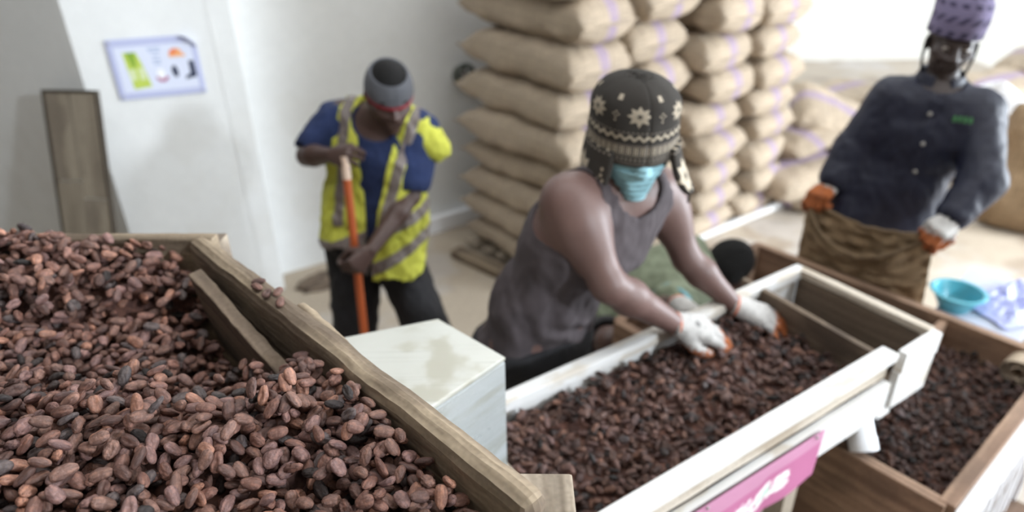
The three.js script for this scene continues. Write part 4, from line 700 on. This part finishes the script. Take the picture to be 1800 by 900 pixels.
// --- the worker in the knitted cap, leaning over the trough
{
  const base = V(0.06, 0, -1.53), J = { head: V(0.276, 1.478, -1.5), neck: V(0.25, 1.392, -1.535), shR: V(0.125, 1.372, -1.42), shL: V(0.378, 1.305, -1.645), chest: V(0.188, 1.235, -1.515), waist: V(0.088, 1.06, -1.52), pel: V(0.055, 0.92, -1.53), elR: V(0.218, 1.198, -1.345), wrR: V(0.402, 1.035, -1.425), elL: V(0.462, 1.125, -1.6), wrL: V(0.602, 0.988, -1.58) };
  const t = person('worker in knitted snowflake cap, blue face mask and grey tank top bending over the trough', base);
  const f = new Field(0.03), B = torso(f, J, 0.98), core = new Field(0.03); torso(core, J, 0.98);
  arm(f, J.shR, J.elR, J.wrR, 1.02); arm(f, J.shL, J.elL, J.wrL, 0.95);
  f.ell(J.shR.clone().lerp(J.elR, 0.25), [0.064, 0.064, 0.064]).ell(J.shL.clone().lerp(J.elL, 0.25), [0.058, 0.058, 0.058]);
  const hipR = J.pel.clone().addScaledVector(B.side, -0.075), hipL = J.pel.clone().addScaledVector(B.side, 0.075), knR = V(0.06, 0.48, -1.5), knL = V(0.1, 0.48, -1.62), anR = V(0.0, 0.09, -1.56), anL = V(0.05, 0.09, -1.68);
  leg(f, hipR, knR, anR, 0.95); leg(f, hipL, knL, anL, 0.95);
  const F = new Frame(J.head, V(0.12, -0.1, 0.98), V(0.03, 1, 0.12)), hs = 0.9;
  const HR = handField(J.wrR, V(0.9, -0.27, -0.14), V(0.27, 0.92, 0.3), 1, 0.24, 0.98, 0), HL = handField(J.wrL, V(0.88, -0.26, 0.2), V(0.25, 0.93, 0.2), -1, 0.24, 0.98, 0);
  obj('body', local(mergeGeometries([meshField((x, y, z) => f.at(x, y, z), f.box(0.02), 0.011), head(F, hs), meshHand(HR), meshHand(HL)]), base), M.skinA, t);
  const G = [handField(J.wrR, V(0.9, -0.27, -0.14), V(0.27, 0.92, 0.3), 1, 0.24, 0.98, 0.0035), handField(J.wrL, V(0.88, -0.26, 0.2), V(0.25, 0.93, 0.2), -1, 0.24, 0.98, 0.0035)];
  glove(G[0], 0.98, 0.135, t, base, [0.055, 0.005]); glove(G[1], 0.98, 0.115, t, base);
  eyes(F, hs, t, base);
  // tank top: torso a little larger, with arm holes and a scooped neck
  const fwd = B.side.clone().cross(J.neck.clone().sub(J.pel)).normalize(), nk = J.neck.clone().addScaledVector(fwd, 0.03), inn = (a, o) => J[a].clone().addScaledVector(B.side, o);
  const tk = (x, y, z) => { let d = core.at(x, y, z) - 0.008 + wrinkle(x, y, z, 2) + 0.006 * Math.sin((x + y * 0.6) * 60 + 3 * noise3(x * 6, y * 6, z * 6)) * smooth(y, 1.2, 1.0); d = Math.max(d, near(inn('shR', -0.03), x, y, z, 0.098), near(inn('shL', 0.03), x, y, z, 0.095), near(nk, x, y, z, 0.095), 0.90 - y + 0.015 * noise3(x * 9, 0, z * 9)); return d; };
  obj('tank_top', local(meshField(tk, core.box(0.03), 0.009), base), M.tank, t);
  const tr = new Field(0.03); tr.cap(hipR, hipL, 0.1, 0.1); leg(tr, hipR, knR, anR, 1.06); leg(tr, hipL, knL, anL, 1.06); tr.cap(J.pel, J.waist.clone().lerp(J.pel, 0.5), 0.115, 0.1);
  obj('trousers', local(meshField((x, y, z) => Math.max(tr.at(x, y, z) - 0.008 + wrinkle(x, y, z, 6), y - 0.97, 0.07 - y), tr.box(0.03), 0.011), base), M.black, t);
  shoe(t, anR, V(0.5, 0, 0.8), base); shoe(t, anL, V(0.5, 0, 0.8), base);
  // face mask with pleats and ear loops
  const hf = headField(hs), mk = (x, y, z) => { const d = hf.f.at(x, y, z) - 0.007 - 0.0016 * Math.sin(y * 420); return Math.max(d, -(hf.f.at(x, y, z) - 0.003), y + 0.012 - 0.012 * smooth(Math.abs(x), 0.05, 0), -0.108 - y, 0.028 - z, Math.abs(x) - 0.076); };
  const mg = meshField(mk, new THREE.Box3(V(-0.09, -0.13, 0), V(0.09, 0.02, 0.13)), 0.0028); mg.applyMatrix4(F.m); const mask = obj('face_mask', local(mg, base), M.mask, t);
  for (const q of [-1, 1]) obj('ear_loop', tube([[q * 0.062, -0.016, 0.036], [q * 0.076, 0.0, 0.0], [q * 0.08, -0.02, -0.03], [q * 0.074, -0.05, 0.0], [q * 0.056, -0.07, 0.036]].map((p) => F.w(p[0] * hs * 1.1, p[1], p[2]).sub(base)), 0.0018, 30, 6), M.white, mask);
  // knitted cap with ear flaps
  const knit = canvasTex(1536, 512, (c, w, h) => {
    c.fillStyle = '#38332e'; c.fillRect(0, 0, w, h);
    const cream = '#d2c4ae', mid = '#9c9286', y = (v) => h * (1 - v);
    for (let x = 0; x < w; x += 24) { c.fillStyle = mid; c.fillRect(x, y(0.10), 14, 14); }
    c.fillStyle = '#7b7268'; c.fillRect(0, y(0.05), w, 10);
    for (let x = 0; x < w; x += 12) { c.fillStyle = Math.floor(x / 12) % 3 ? cream : mid; c.fillRect(x, y(0.235), 8, 46); }
    c.fillStyle = mid; c.fillRect(0, y(0.255), w, 6); c.fillRect(0, y(0.135), w, 6);
    c.strokeStyle = cream; c.lineWidth = 14; c.beginPath(); for (let x = 0; x <= w; x += 24) c.lineTo(x, y(0.335) + ((x / 24) % 2 ? 12 : -10)); c.stroke();
    for (let x = 0; x < w; x += 24) { c.fillStyle = mid; c.fillRect(x + 4, y(0.395), 12, 7); }
    for (let k = 0; k < 6; k++) { const cx = (k + 0.22) * w / 6, cy = y(0.58); c.save(); c.translate(cx, cy); c.fillStyle = cream; for (let a = 0; a < 8; a++) { c.rotate(Math.PI / 4); c.beginPath(); c.moveTo(0, 8); c.lineTo(18, 36); c.lineTo(0, 70); c.lineTo(-18, 36); c.closePath(); c.fill(); } c.fillStyle = '#38332e'; c.fillRect(-7, -7, 14, 14); c.restore(); c.fillStyle = cream; for (const [dx, dy] of [[0, 0], [10, 12], [-10, 12], [0, 24], [0, 40]]) c.fillRect(cx + w / 12 - 6 + dx * 1.4, cy - 20 + dy * 1.4, 12, 12); c.fillRect(cx + w / 12 - 16, y(0.83), 30, 36); }
    for (let j = 0; j < h; j += 4) for (let i = 0; i < w; i += 6) { c.fillStyle = `rgba(${(i * 7 + j * 13) % 5 < 2 ? '20,18,16' : '190,180,168'},${0.05 + 0.08 * hash(i, j, 4)})`; c.fillRect(i, j, 5, 3); }
  });
  const cap = std({ map: knit, bumpMap: rep(knitBump, 5, 2), bumpScale: 0.004, roughness: 0.95 });
  const S = 0.9, dome = (u, v) => { const a = -u * Math.PI * 2, k = v < 0.45 ? 1.0 + 0.02 * Math.sin(v * 7) : Math.pow(Math.max(0, 1 - Math.pow((v - 0.45) / 0.55, 2.3)), 0.5), yy = v < 0.45 ? v * 0.222 : 0.1 + 0.083 * Math.pow((v - 0.45) / 0.55, 0.82); const lump = 1 + 0.02 * noise3(Math.cos(a) * 1.6, v * 3, Math.sin(a) * 1.6); return F.w(Math.sin(a) * 0.106 * k * S * lump, (yy - 0.008) * S, (Math.cos(a) * 0.122 * k - 0.008) * S * lump).sub(base); };
  const hat = obj('knitted_cap', shell(dome, 72, 36, 0.007, (u, v) => [u, v]), cap, t);
  for (const q of [-1, 1]) {
    const flap = (u, v) => { const w = Math.pow(Math.max(0.02, 1 - Math.pow(Math.max(0, v - 0.3) / 0.7, 2.6)), 0.5) * (1 - 0.12 * v), a = q * (rad(72) - (u - 0.5) * rad(66) * w), r = 1.03 + 0.1 * Math.sin(v * 2) + (q > 0 ? 0.42 * v * v + 0.06 : 0); return F.w(Math.sin(a) * 0.104 * r * S, (0.024 - 0.135 * v) * S, (Math.cos(a) * 0.12 * r - 0.008) * S).sub(base); };
    const m = obj('ear_flap', shell(flap, 16, 22, 0.012, (u, v) => [u / 7 + (q > 0 ? 0.93 : 0.0), 0.36 + 0.36 * v]), cap, hat);
    obj('cord', tube([0, 0.3, 0.6, 1].map((s) => F.w(q * (0.108 + (q > 0 ? 0.05 : 0) + 0.004 * s) * S, (-0.108 - 0.05 * s) * S, (0.034 + 0.004 * s) * S).sub(base)), 0.003, 14, 6), M.hair, m);
  }
}

// --- the sweeper in the yellow safety vest
{
  const base = V(-0.45, 0, -2.2), J = { head: V(-0.4, 1.385, -2.27), neck: V(-0.452, 1.295, -2.325), shR: V(-0.592, 1.29, -2.38), shL: V(-0.322, 1.245, -2.34), chest: V(-0.468, 1.13, -2.315), waist: V(-0.492, 0.985, -2.27), pel: V(-0.51, 0.86, -2.25), elR: V(-0.707, 1.182, -2.275), wrR: V(-0.592, 1.224, -2.165), elL: V(-0.352, 1.046, -2.225), wrL: V(-0.47, 0.935, -2.03) };
  const t = person('sweeper in a yellow reflective vest, blue shirt and grey headband gripping an orange pole', base);
  const w = 0.92, f = new Field(0.03), core = new Field(0.03), B = torso(f, J, w); torso(core, J, w); arm(f, J.shR, J.elR, J.wrR, 0.88); arm(f, J.shL, J.elL, J.wrL, 0.88);
  const hipR = J.pel.clone().addScaledVector(B.side, -0.07), hipL = J.pel.clone().addScaledVector(B.side, 0.07), knR = V(-0.6, 0.45, -2.17), knL = V(-0.3, 0.46, -2.13), anR = V(-0.63, 0.09, -2.24), anL = V(-0.24, 0.09, -2.17);
  leg(f, hipR, knR, anR, 0.9); leg(f, hipL, knL, anL, 0.9);
  const F = new Frame(J.head, V(0.3, -0.3, 0.9), V(0.12, 1, 0.3)), hs = 0.9;
  const pd = V(0.014, -1.235, 0.235).normalize(), HR = handField(J.wrR, V(0.72, 0.12, 0.6), V(-0.45, 0.2, 0.85).cross(V(0.72, 0.12, 0.6)).y > 0 ? V(-0.5, 0.55, 0.6) : V(-0.5, 0.55, 0.6), -1, 1.1, 0.86), HL = handField(J.wrL, V(-0.6, -0.45, 0.62), V(0.5, 0.2, 0.85), 1, 1.15, 0.86);
  obj('body', local(mergeGeometries([meshField((x, y, z) => f.at(x, y, z), f.box(0.02), 0.012), head(F, hs), meshHand(HR, 0.004), meshHand(HL, 0.004)]), base), M.skinB, t); eyes(F, hs, t, base);
  const sl = new Field(0.03); torso(sl, J, w); sl.chain([J.shR, J.shR.clone().lerp(J.elR, 0.75)], [0.066, 0.06], 0.03).chain([J.shL, J.shL.clone().lerp(J.elL, 0.75)], [0.066, 0.06], 0.03);
  const fwd = B.side.clone().cross(J.neck.clone().sub(J.pel)).normalize(), nk = J.neck.clone().addScaledVector(fwd, 0.035);
  obj('shirt', local(meshField((x, y, z) => Math.max(sl.at(x, y, z) - 0.009 + wrinkle(x, y, z, 3), near(nk, x, y, z, 0.075), y - 1.34, 0.8 - y, near(J.elR, x, y, z, 0.05), near(J.elL, x, y, z, 0.05)), sl.box(0.03), 0.011), base), M.blueTee, t);
  // vest: a loose open layer over the shirt, hanging forward below the chest
  const vb = new Field(0.05); torso(vb, J, w * 1.04); const hang = J.pel.clone().addScaledVector(fwd, 0.03); vb.cap(J.waist.clone().addScaledVector(B.side, 0.07), hang.clone().addScaledVector(B.side, 0.06).add(V(0.02, -0.1, 0.04)), 0.11, 0.105, 0.05).cap(J.waist.clone().addScaledVector(B.side, -0.07), hang.clone().addScaledVector(B.side, -0.06).add(V(0, 0.0, 0.02)), 0.105, 0.1, 0.05).cap(J.shL.clone().lerp(B.mid, 0.2), J.shL.clone().add(V(0.055, -0.045, 0.035)), 0.066, 0.046, 0.03);
  const open = (x, y, z) => { const a = (x - J.chest.x) * B.side.x + (y - J.chest.y) * B.side.y + (z - J.chest.z) * B.side.z, b = (x - J.chest.x) * fwd.x + (y - J.chest.y) * fwd.y + (z - J.chest.z) * fwd.z, c = 0.016 + (y - 1.05) * 0.28; return b < 0 ? -1 : Math.max(-1, (y > 0.86 ? 0.018 + Math.max(0, (y - 1.0)) * 0.17 : 0.012) - Math.abs(a - 0.02 + (y - 1.1) * 0.12)); };
  const vest = (x, y, z) => Math.max(vb.at(x, y, z) - 0.012 + 1.8 * wrinkle(x, y, z, 9), -(vb.at(x, y, z) + 0.004), open(x, y, z), near(J.shR.clone().addScaledVector(B.side, -0.035), x, y, z, 0.078), near(J.shL.clone().addScaledVector(B.side, 0.075).add(V(0, -0.12, 0)), x, y, z, 0.055), near(nk, x, y, z, 0.085), y - 1.37, 0.79 + 0.11 * smooth(x, -0.46, -0.6) - y + 0.012 * Math.sin(x * 40));
  const vm = obj('safety_vest', local(meshField(vest, vb.box(0.04), 0.008), base), M.hiVis, t);
  const band = (cl) => local(meshField((x, y, z) => Math.max(vest(x, y, z) - 0.0035, cl(x, y, z)), vb.box(0.04), 0.007), base);
  obj('reflective_band', band((x, y, z) => Math.abs(y - 0.845 - (x + 0.45) * 0.45) - 0.022), M.reflective, vm);
  obj('reflective_band', band((x, y, z) => Math.abs(y - 0.955 - (x + 0.45) * 0.3) - 0.022), M.reflective, vm);
  for (const s of [-1, 1]) obj('shoulder_band', band((x, y, z) => { const a = (x - J.chest.x) * B.side.x + (y - J.chest.y) * B.side.y + (z - J.chest.z) * B.side.z; return Math.max(Math.abs(a - s * 0.098 - (y - 1.15) * s * 0.12) - 0.02, 0.97 - y); }), M.reflective, vm);
  // loose black knee shorts
  const tr = new Field(0.03); tr.cap(hipR, hipL, 0.1, 0.1).chain([hipR, knR.clone().add(V(0, 0.06, 0))], [0.092, 0.078], 0.03).chain([hipL, knL.clone().add(V(0, 0.03, 0))], [0.092, 0.074], 0.03).cap(J.pel, J.waist.clone().lerp(J.pel, 0.4), 0.112, 0.1);
  obj('shorts', local(meshField((x, y, z) => Math.max(tr.at(x, y, z) - 0.006 + 1.5 * wrinkle(x, y, z, 4), y - 0.93, 0.475 + (x > -0.46 ? -0.04 : 0) - y), tr.box(0.03), 0.011), base), M.black, t);
  shoe(t, anR, V(0.1, 0, 1), base); shoe(t, anL, V(0.3, 0, 1), base);
  // hair and headband
  const hf = headField(hs), hg = meshField((x, y, z) => Math.max(hf.f.at(x, y, z) - 0.008 - 0.0015 * noise3(x * 200, y * 200, z * 200), -(hf.f.at(x, y, z) - 0.001), 0.02 - y - 0.5 * (0.03 - z) * (z < 0.03 ? 1 : 0.2)), new THREE.Box3(V(-0.1, -0.09, -0.13), V(0.1, 0.14, 0.12)), 0.004); hg.applyMatrix4(F.m); obj('hair', local(hg, base), M.hair, t);
  const ring = (y0, y1, o) => (u, v) => { const a = -u * Math.PI * 2, y = lerp(y0, y1, v) - 0.012 * Math.cos(a), k = Math.sqrt(Math.max(0.1, 1 - Math.pow((y - 0.032) / 0.1, 2))); return F.w(Math.sin(a) * (0.074 * k + o) * hs, y * hs, (Math.cos(a) * (0.098 * k + o) - 0.01) * hs).sub(base); };
  const hb = obj('headband', shell(ring(0.03, 0.104, 0.013), 56, 12, 0.006), std({ color: C(128, 130, 138), bumpMap: rep(knitBump, 6, 1), bumpScale: 0.006, roughness: 0.95 }), t); obj('headband_trim', shell(ring(0.016, 0.032, 0.013), 56, 4, 0.006), M.redTrim, hb);
  // the pole
  const p = thing('long_pole', 'orange pole with a pale tip held upright by the sweeper in the yellow vest', 'pole', [-0.506, 0, -1.885]);
  const a = V(0, 0.006, 0), b = V(-0.0312, 1.235, -0.232), mid = a.clone().lerp(b, 0.94), rod = (n, u, v, m) => { const q = obj(n, cyl(0.0135, 0.0145, u.distanceTo(v), 18), m, p); q.quaternion.setFromUnitVectors(UP, v.clone().sub(u).normalize()); q.position.copy(u).add(v).multiplyScalar(0.5); };
  rod('shaft', a, mid, M.orange); rod('tip', mid, b, M.tip);
}

// --- the man in navy who holds a sack open
{
  const base = V(1.46, 0, -2.4), J = { head: V(1.488, 1.51, -2.37), neck: V(1.488, 1.385, -2.375), shR: V(1.352, 1.32, -2.4), shL: V(1.6, 1.3, -2.285), chest: V(1.455, 1.19, -2.35), waist: V(1.4, 1.02, -2.35), pel: V(1.375, 0.89, -2.35), elR: V(1.25, 1.12, -2.4), wrR: V(1.18, 1.015, -2.35), elL: V(1.55, 1.12, -2.1), wrL: V(1.44, 1.02, -2.035) };
  const t = person('man in navy jacket and lavender knitted hat holding an open jute sack', base);
  const f = new Field(0.03), B = torso(f, J, 0.98); arm(f, J.shR, J.elR, J.wrR, 0.92); arm(f, J.shL, J.elL, J.wrL, 0.92);
  const hipR = J.pel.clone().addScaledVector(B.side, -0.075), hipL = J.pel.clone().addScaledVector(B.side, 0.075), knR = V(1.33, 0.47, -2.36), knL = V(1.5, 0.47, -2.3), anR = V(1.33, 0.09, -2.44), anL = V(1.53, 0.09, -2.38);
  leg(f, hipR, knR, anR, 0.95); leg(f, hipL, knL, anL, 0.95);
  const F = new Frame(J.head, V(-0.3, -0.12, 0.94), V(0.06, 1, 0.12)), hs = 0.92, HR = handField(J.wrR, V(-0.75, -0.3, 0.55), V(-0.2, 0.9, 0.2), 1, 1.0, 0.92), HL = handField(J.wrL, V(-0.8, -0.25, 0.5), V(0.1, 0.9, 0.35), -1, 1.0, 0.92);
  obj('body', local(mergeGeometries([meshField((x, y, z) => f.at(x, y, z), f.box(0.02), 0.012), head(F, hs), meshHand(HR, 0.004), meshHand(HL, 0.004)]), base), M.skinC, t); eyes(F, hs, t, base);
  const jk = new Field(0.035); torso(jk, J, 0.97); jk.chain([J.shR, J.elR, J.elR.clone().lerp(J.wrR, 0.8)], [0.064, 0.054, 0.046], 0.03).chain([J.shL, J.elL, J.elL.clone().lerp(J.wrL, 0.85)], [0.064, 0.054, 0.045], 0.03);
  jk.chain([J.waist.clone().addScaledVector(B.side, -0.07), J.pel.clone().addScaledVector(B.side, -0.08).add(V(-0.02, -0.02, 0.02))], [0.088, 0.1], 0.04).chain([J.waist.clone().addScaledVector(B.side, 0.07), J.pel.clone().addScaledVector(B.side, 0.08).add(V(0, -0.02, 0.02))], [0.088, 0.1], 0.04);
  const fwd = B.side.clone().cross(J.neck.clone().sub(J.pel)).normalize(), nk = J.neck.clone().addScaledVector(fwd, 0.05).add(V(0, 0.03, 0)), wc = [J.wrR, J.wrL];
  const jf = (x, y, z) => Math.max(jk.at(x, y, z) - 0.012 + 0.7 * wrinkle(x, y, z, 5), near(nk, x, y, z, 0.078), 0.845 - y, y - 1.425, near(J.wrR, x, y, z, 0.035), near(J.wrL, x, y, z, 0.035));
  const jm = obj('jacket', local(meshField(jf, jk.box(0.03), 0.01), base), M.navy, t);
  const ax = (x, y, z) => { const d = V(x, y, z).sub(J.chest); return [d.dot(B.side), d.dot(UP), d.dot(fwd)]; }, patch = (cl, o) => local(meshField((x, y, z) => Math.max(jf(x, y, z) - o, cl(...ax(x, y, z))), new THREE.Box3().setFromCenterAndSize(J.chest, V(0.36, 0.36, 0.4)), 0.004), base);
  for (let k = 0; k < 4; k++) obj('embroidered_logo', patch((a, b, c) => c < 0 ? 1 : Math.max(Math.abs(a - 0.068 - k * 0.0155) - 0.0058, Math.abs(b - 0.105) - 0.011), 0.0025), M.greenLogo, jm);
  obj('front_placket', patch((a, b, c) => c < 0 ? 1 : Math.max(Math.abs(a) - 0.015, Math.abs(b) - 0.16), 0.003), M.navy, jm);
  for (let k = 0; k < 3; k++) { const d = V(0, 0, 0); const c = J.chest.clone().addScaledVector(UP, 0.1 - k * 0.1); let s = 0.2; while (s > 0 && jf(c.x + fwd.x * s, c.y + fwd.y * s, c.z + fwd.z * s) > 0.003) s -= 0.002; const m = obj('button', new THREE.SphereGeometry(0.0075, 12, 8), M.grey, jm); m.position.copy(c).addScaledVector(fwd, s).sub(base); }
  const cl = (q) => (u, v) => { const a = lerp(0.35, 2.7, u) * q, r = 0.066 + 0.022 * v; return J.neck.clone().addScaledVector(fwd, Math.cos(a) * r + 0.012).addScaledVector(B.side, Math.sin(a) * r).addScaledVector(UP, 0.035 - 0.06 * v - 0.02 * Math.cos(a)).sub(base); };
  for (const q of [-1, 1]) obj('collar', shell(cl(q), 20, 8, 0.006), M.navy, jm);
  const tr = new Field(0.03); tr.cap(hipR, hipL, 0.095, 0.095); leg(tr, hipR, knR, anR, 1.12); leg(tr, hipL, knL, anL, 1.12);
  obj('trousers', local(meshField((x, y, z) => Math.max(tr.at(x, y, z) - 0.006 + wrinkle(x, y, z, 8), y - 0.95, 0.08 - y), tr.box(0.03), 0.012), base), M.jeans, t);
  shoe(t, anR, V(-0.4, 0, 0.9), base); shoe(t, anL, V(-0.3, 0, 0.9), base);
  const gR = handField(J.wrR, V(-0.75, -0.3, 0.55), V(-0.2, 0.9, 0.2), 1, 1.0, 0.92, 0.0035); glove(gR, 0.92, 0.035, t, base); const gL = handField(J.wrL, V(-0.8, -0.25, 0.5), V(0.1, 0.9, 0.35), -1, 1.0, 0.92, 0.0035); glove(gL, 0.92, 0.1, t, base);
  // slouching knitted hat with hanging ear strings
  const hatTex = dataTex(256, (u, v) => { const s = 0.5 + 0.5 * Math.sin(u * Math.PI * 2 * 14 + 2 * Math.sin(v * 20)), b = smooth(Math.sin(v * 26), -0.1, 0.3), n = fbm(u, v, 10, 10, 131, 3); return mix3([150, 140, 178], [66, 60, 88], clamp(b * s * 0.9 + 0.5 * (n - 0.5), 0, 1)); });
  const dome = (u, v) => { const a = -u * Math.PI * 2, k = v < 0.45 ? 1 + 0.05 * v : 1.02 * Math.pow(Math.max(0, 1 - Math.pow((v - 0.45) / 0.55, 2.4)), 0.5), y = v < 0.45 ? v * 0.2 : 0.09 + 0.06 * Math.pow((v - 0.45) / 0.55, 0.8); return F.w(Math.sin(a) * 0.088 * k * hs, (y + 0.036 + 0.01 * Math.cos(a)) * hs, (Math.cos(a) * 0.108 * k - 0.012 - 0.5 * Math.max(0, y - 0.06)) * hs).sub(base); };
  const hat = obj('knitted_hat', shell(dome, 60, 30, 0.007), std({ map: hatTex, bumpMap: rep(knitBump, 5, 2), bumpScale: 0.004, roughness: 0.95 }), t);
  for (const q of [-1, 1]) obj('ear_string', tube([[0.082, 0.02, 0.01], [0.084, -0.03, 0.02], [0.078, -0.07, 0.03], [0.07, -0.1, 0.045]].map((p) => F.w(q * p[0] * hs, p[1] * hs, p[2] * hs).sub(base)), 0.0045, 20, 6), M.hair, hat);
  // the sack he holds: two cloth walls open at the top
  const s = thing('open_sack', 'empty brown jute sack held open at its mouth by the man in navy', 'sack', [1.2, 0.6, -2.15]);
  const L = V(1.095, 0.985, -2.325), Rr = V(1.372, 0.985, -1.995), bl = V(1.1, 0.7, -2.322), br = V(1.412, 0.7, -1.998), out = V(-0.66, 0, -0.0).set(-0.75, 0, 0.66).cross(UP).negate();
  const nrm = V(-0.766, 0, 0.643);
  const wallOf = (q) => (u, v) => { const e = Math.sin(u * Math.PI), dip = (q > 0 ? 0.15 : 0.07) * Math.pow(e, 0.8) * (1 - 0.35 * (u - 0.5)), top = L.clone().lerp(Rr, u).add(V(0, -dip, 0)), bot = bl.clone().lerp(br, u), p = top.lerp(bot, v); const fold = 0.010 * Math.sin(u * 8 + v * 4 + 2 * noise3(u * 2, v * 2, q)) * Math.sin(v * 3.0) * e + 0.01 * noise3(u * 6, v * 5, q * 3); return p.addScaledVector(nrm, (q * 0.045 * Math.pow(e, 0.6) * (1 - 0.6 * v) + fold)).sub(s.position); };
  obj('sack_wall', shell(wallOf(1), 44, 30, 0.004, (u, v) => [u * 0.45, v * 0.3]), M.heldSack, s); obj('sack_wall', shell(wallOf(-1), 44, 30, 0.004, (u, v) => [u * 0.45, v * 0.3]), M.heldSack, s);
  obj('hem', tube(Array.from({ length: 14 }, (_, i) => wallOf(1)(i / 13, 0.005)), 0.006, 60, 8), M.heldSack, s); obj('hem', tube(Array.from({ length: 14 }, (_, i) => wallOf(-1)(i / 13, 0.005)), 0.006, 60, 8), M.heldSack, s);
}

// --- the worker crouching behind the trough, head down and turned away
{
  const base = V(0.5, 0, -2.2), J = { head: V(0.8, 0.735, -2.23), neck: V(0.735, 0.735, -2.21), shR: V(0.62, 0.735, -2.06), shL: V(0.67, 0.74, -2.33), chest: V(0.55, 0.68, -2.2), waist: V(0.42, 0.58, -2.22), pel: V(0.34, 0.46, -2.24), elR: V(0.47, 0.79, -1.86), wrR: V(0.49, 0.9, -1.74), elL: V(0.72, 0.55, -2.42), wrL: V(0.8, 0.4, -2.3) };
  const t = person('worker in an olive green shirt crouching behind the trough with the dark head lowered', base);
  const f = new Field(0.03), B = torso(f, J, 0.92); arm(f, J.shR, J.elR, J.wrR, 0.88); arm(f, J.shL, J.elL, J.wrL, 0.88);
  const hipR = J.pel.clone().add(V(0, 0, 0.08)), hipL = J.pel.clone().add(V(0, 0, -0.08)), knR = V(0.33, 0.62, -1.94), knL = V(0.62, 0.44, -2.36), anR = V(0.36, 0.09, -1.99), anL = V(0.42, 0.09, -2.4);
  leg(f, hipR, knR, anR, 0.9); leg(f, hipL, knL, anL, 0.9);
  const F = new Frame(J.head, V(0.72, -0.55, -0.35), V(0.5, 0.85, 0)), hs = 0.9, HR = handField(J.wrR, V(0.25, 0.12, 0.9), V(0, 1, 0), -1, 0.5, 0.9), HL = handField(J.wrL, V(0.4, -0.8, 0.2), V(0.6, 0.4, -0.5), -1, 0.7, 0.9);
  obj('body', local(mergeGeometries([meshField((x, y, z) => f.at(x, y, z), f.box(0.02), 0.012), head(F, hs), meshHand(HR, 0.004), meshHand(HL, 0.004)]), base), M.skinB, t); eyes(F, hs, t, base);
  glove(handField(J.wrR, V(0.25, 0.12, 0.9), V(0, 1, 0), -1, 0.5, 0.9, 0.0035), 0.9, 0.15, t, base);
  const sh = new Field(0.03); torso(sh, J, 0.97); sh.chain([J.shR, J.shR.clone().lerp(J.elR, 0.6)], [0.068, 0.06], 0.03).chain([J.shL, J.shL.clone().lerp(J.elL, 0.6)], [0.068, 0.06], 0.03);
  obj('shirt', local(meshField((x, y, z) => Math.max(sh.at(x, y, z) - 0.012 + 1.4 * wrinkle(x, y, z, 7), near(J.neck.clone().lerp(J.head, 0.6), x, y, z, 0.085), 0.5 - y - (x - 0.3) * 0.2), sh.box(0.03), 0.011), base), M.olive, t);
  const cf = J.shR.clone().lerp(J.elR, 0.62), cd = J.elR.clone().sub(J.shR).normalize(), cu = (u, v) => { const a = u * Math.PI * 2, p = V(0, 1, 0).cross(cd).normalize(), q = cd.clone().cross(p); return cf.clone().addScaledVector(cd, (v - 0.5) * 0.04).addScaledVector(p, Math.cos(a) * 0.066).addScaledVector(q, Math.sin(a) * 0.066).sub(base); };
  obj('sleeve_hem', shell(cu, 30, 4, 0.006), M.teal, t);
  const tr = new Field(0.03); tr.cap(hipR, hipL, 0.095, 0.095).chain([hipR, hipR.clone().lerp(knR, 0.7)], [0.098, 0.085], 0.03).chain([hipL, knL], [0.098, 0.075], 0.03).cap(J.pel, J.waist.clone().lerp(J.pel, 0.4), 0.105, 0.1);
  obj('shorts', local(meshField((x, y, z) => Math.max(tr.at(x, y, z) - 0.006, near(knR, x, y, z, 0.075)), tr.box(0.03), 0.012), base), M.black, t);
  shoe(t, anR, V(0.6, 0, 0.8), base); shoe(t, anL, V(0.9, 0, -0.2), base);
  const hf = headField(hs), hg = meshField((x, y, z) => Math.max(hf.f.at(x, y, z) - 0.007 - 0.002 * noise3(x * 160, y * 160, z * 160), -(hf.f.at(x, y, z) - 0.001), -0.02 - y + (z > 0.02 ? (z - 0.02) * 1.2 + 0.02 : 0)), new THREE.Box3(V(-0.11, -0.1, -0.14), V(0.11, 0.15, 0.13)), 0.004); hg.applyMatrix4(F.m); obj('hair', local(hg, base), M.hair, t);
  const st = thing('low_stool', 'low wooden stool under the crouching worker behind the trough', 'stool', [0.33, 0, -2.26]); obj('seat', plank(0.3, 0.03, 0.26, 0.008, 0.001, 2), M.brownBoard, st).position.y = 0.345; for (const [x, z] of [[-0.11, -0.09], [0.11, -0.09], [-0.11, 0.09], [0.11, 0.09]]) obj('leg', cyl(0.018, 0.015, 0.33, 12), M.brownBoard, st).position.set(x, 0.165, z);
}
renderer.render(scene, camera);
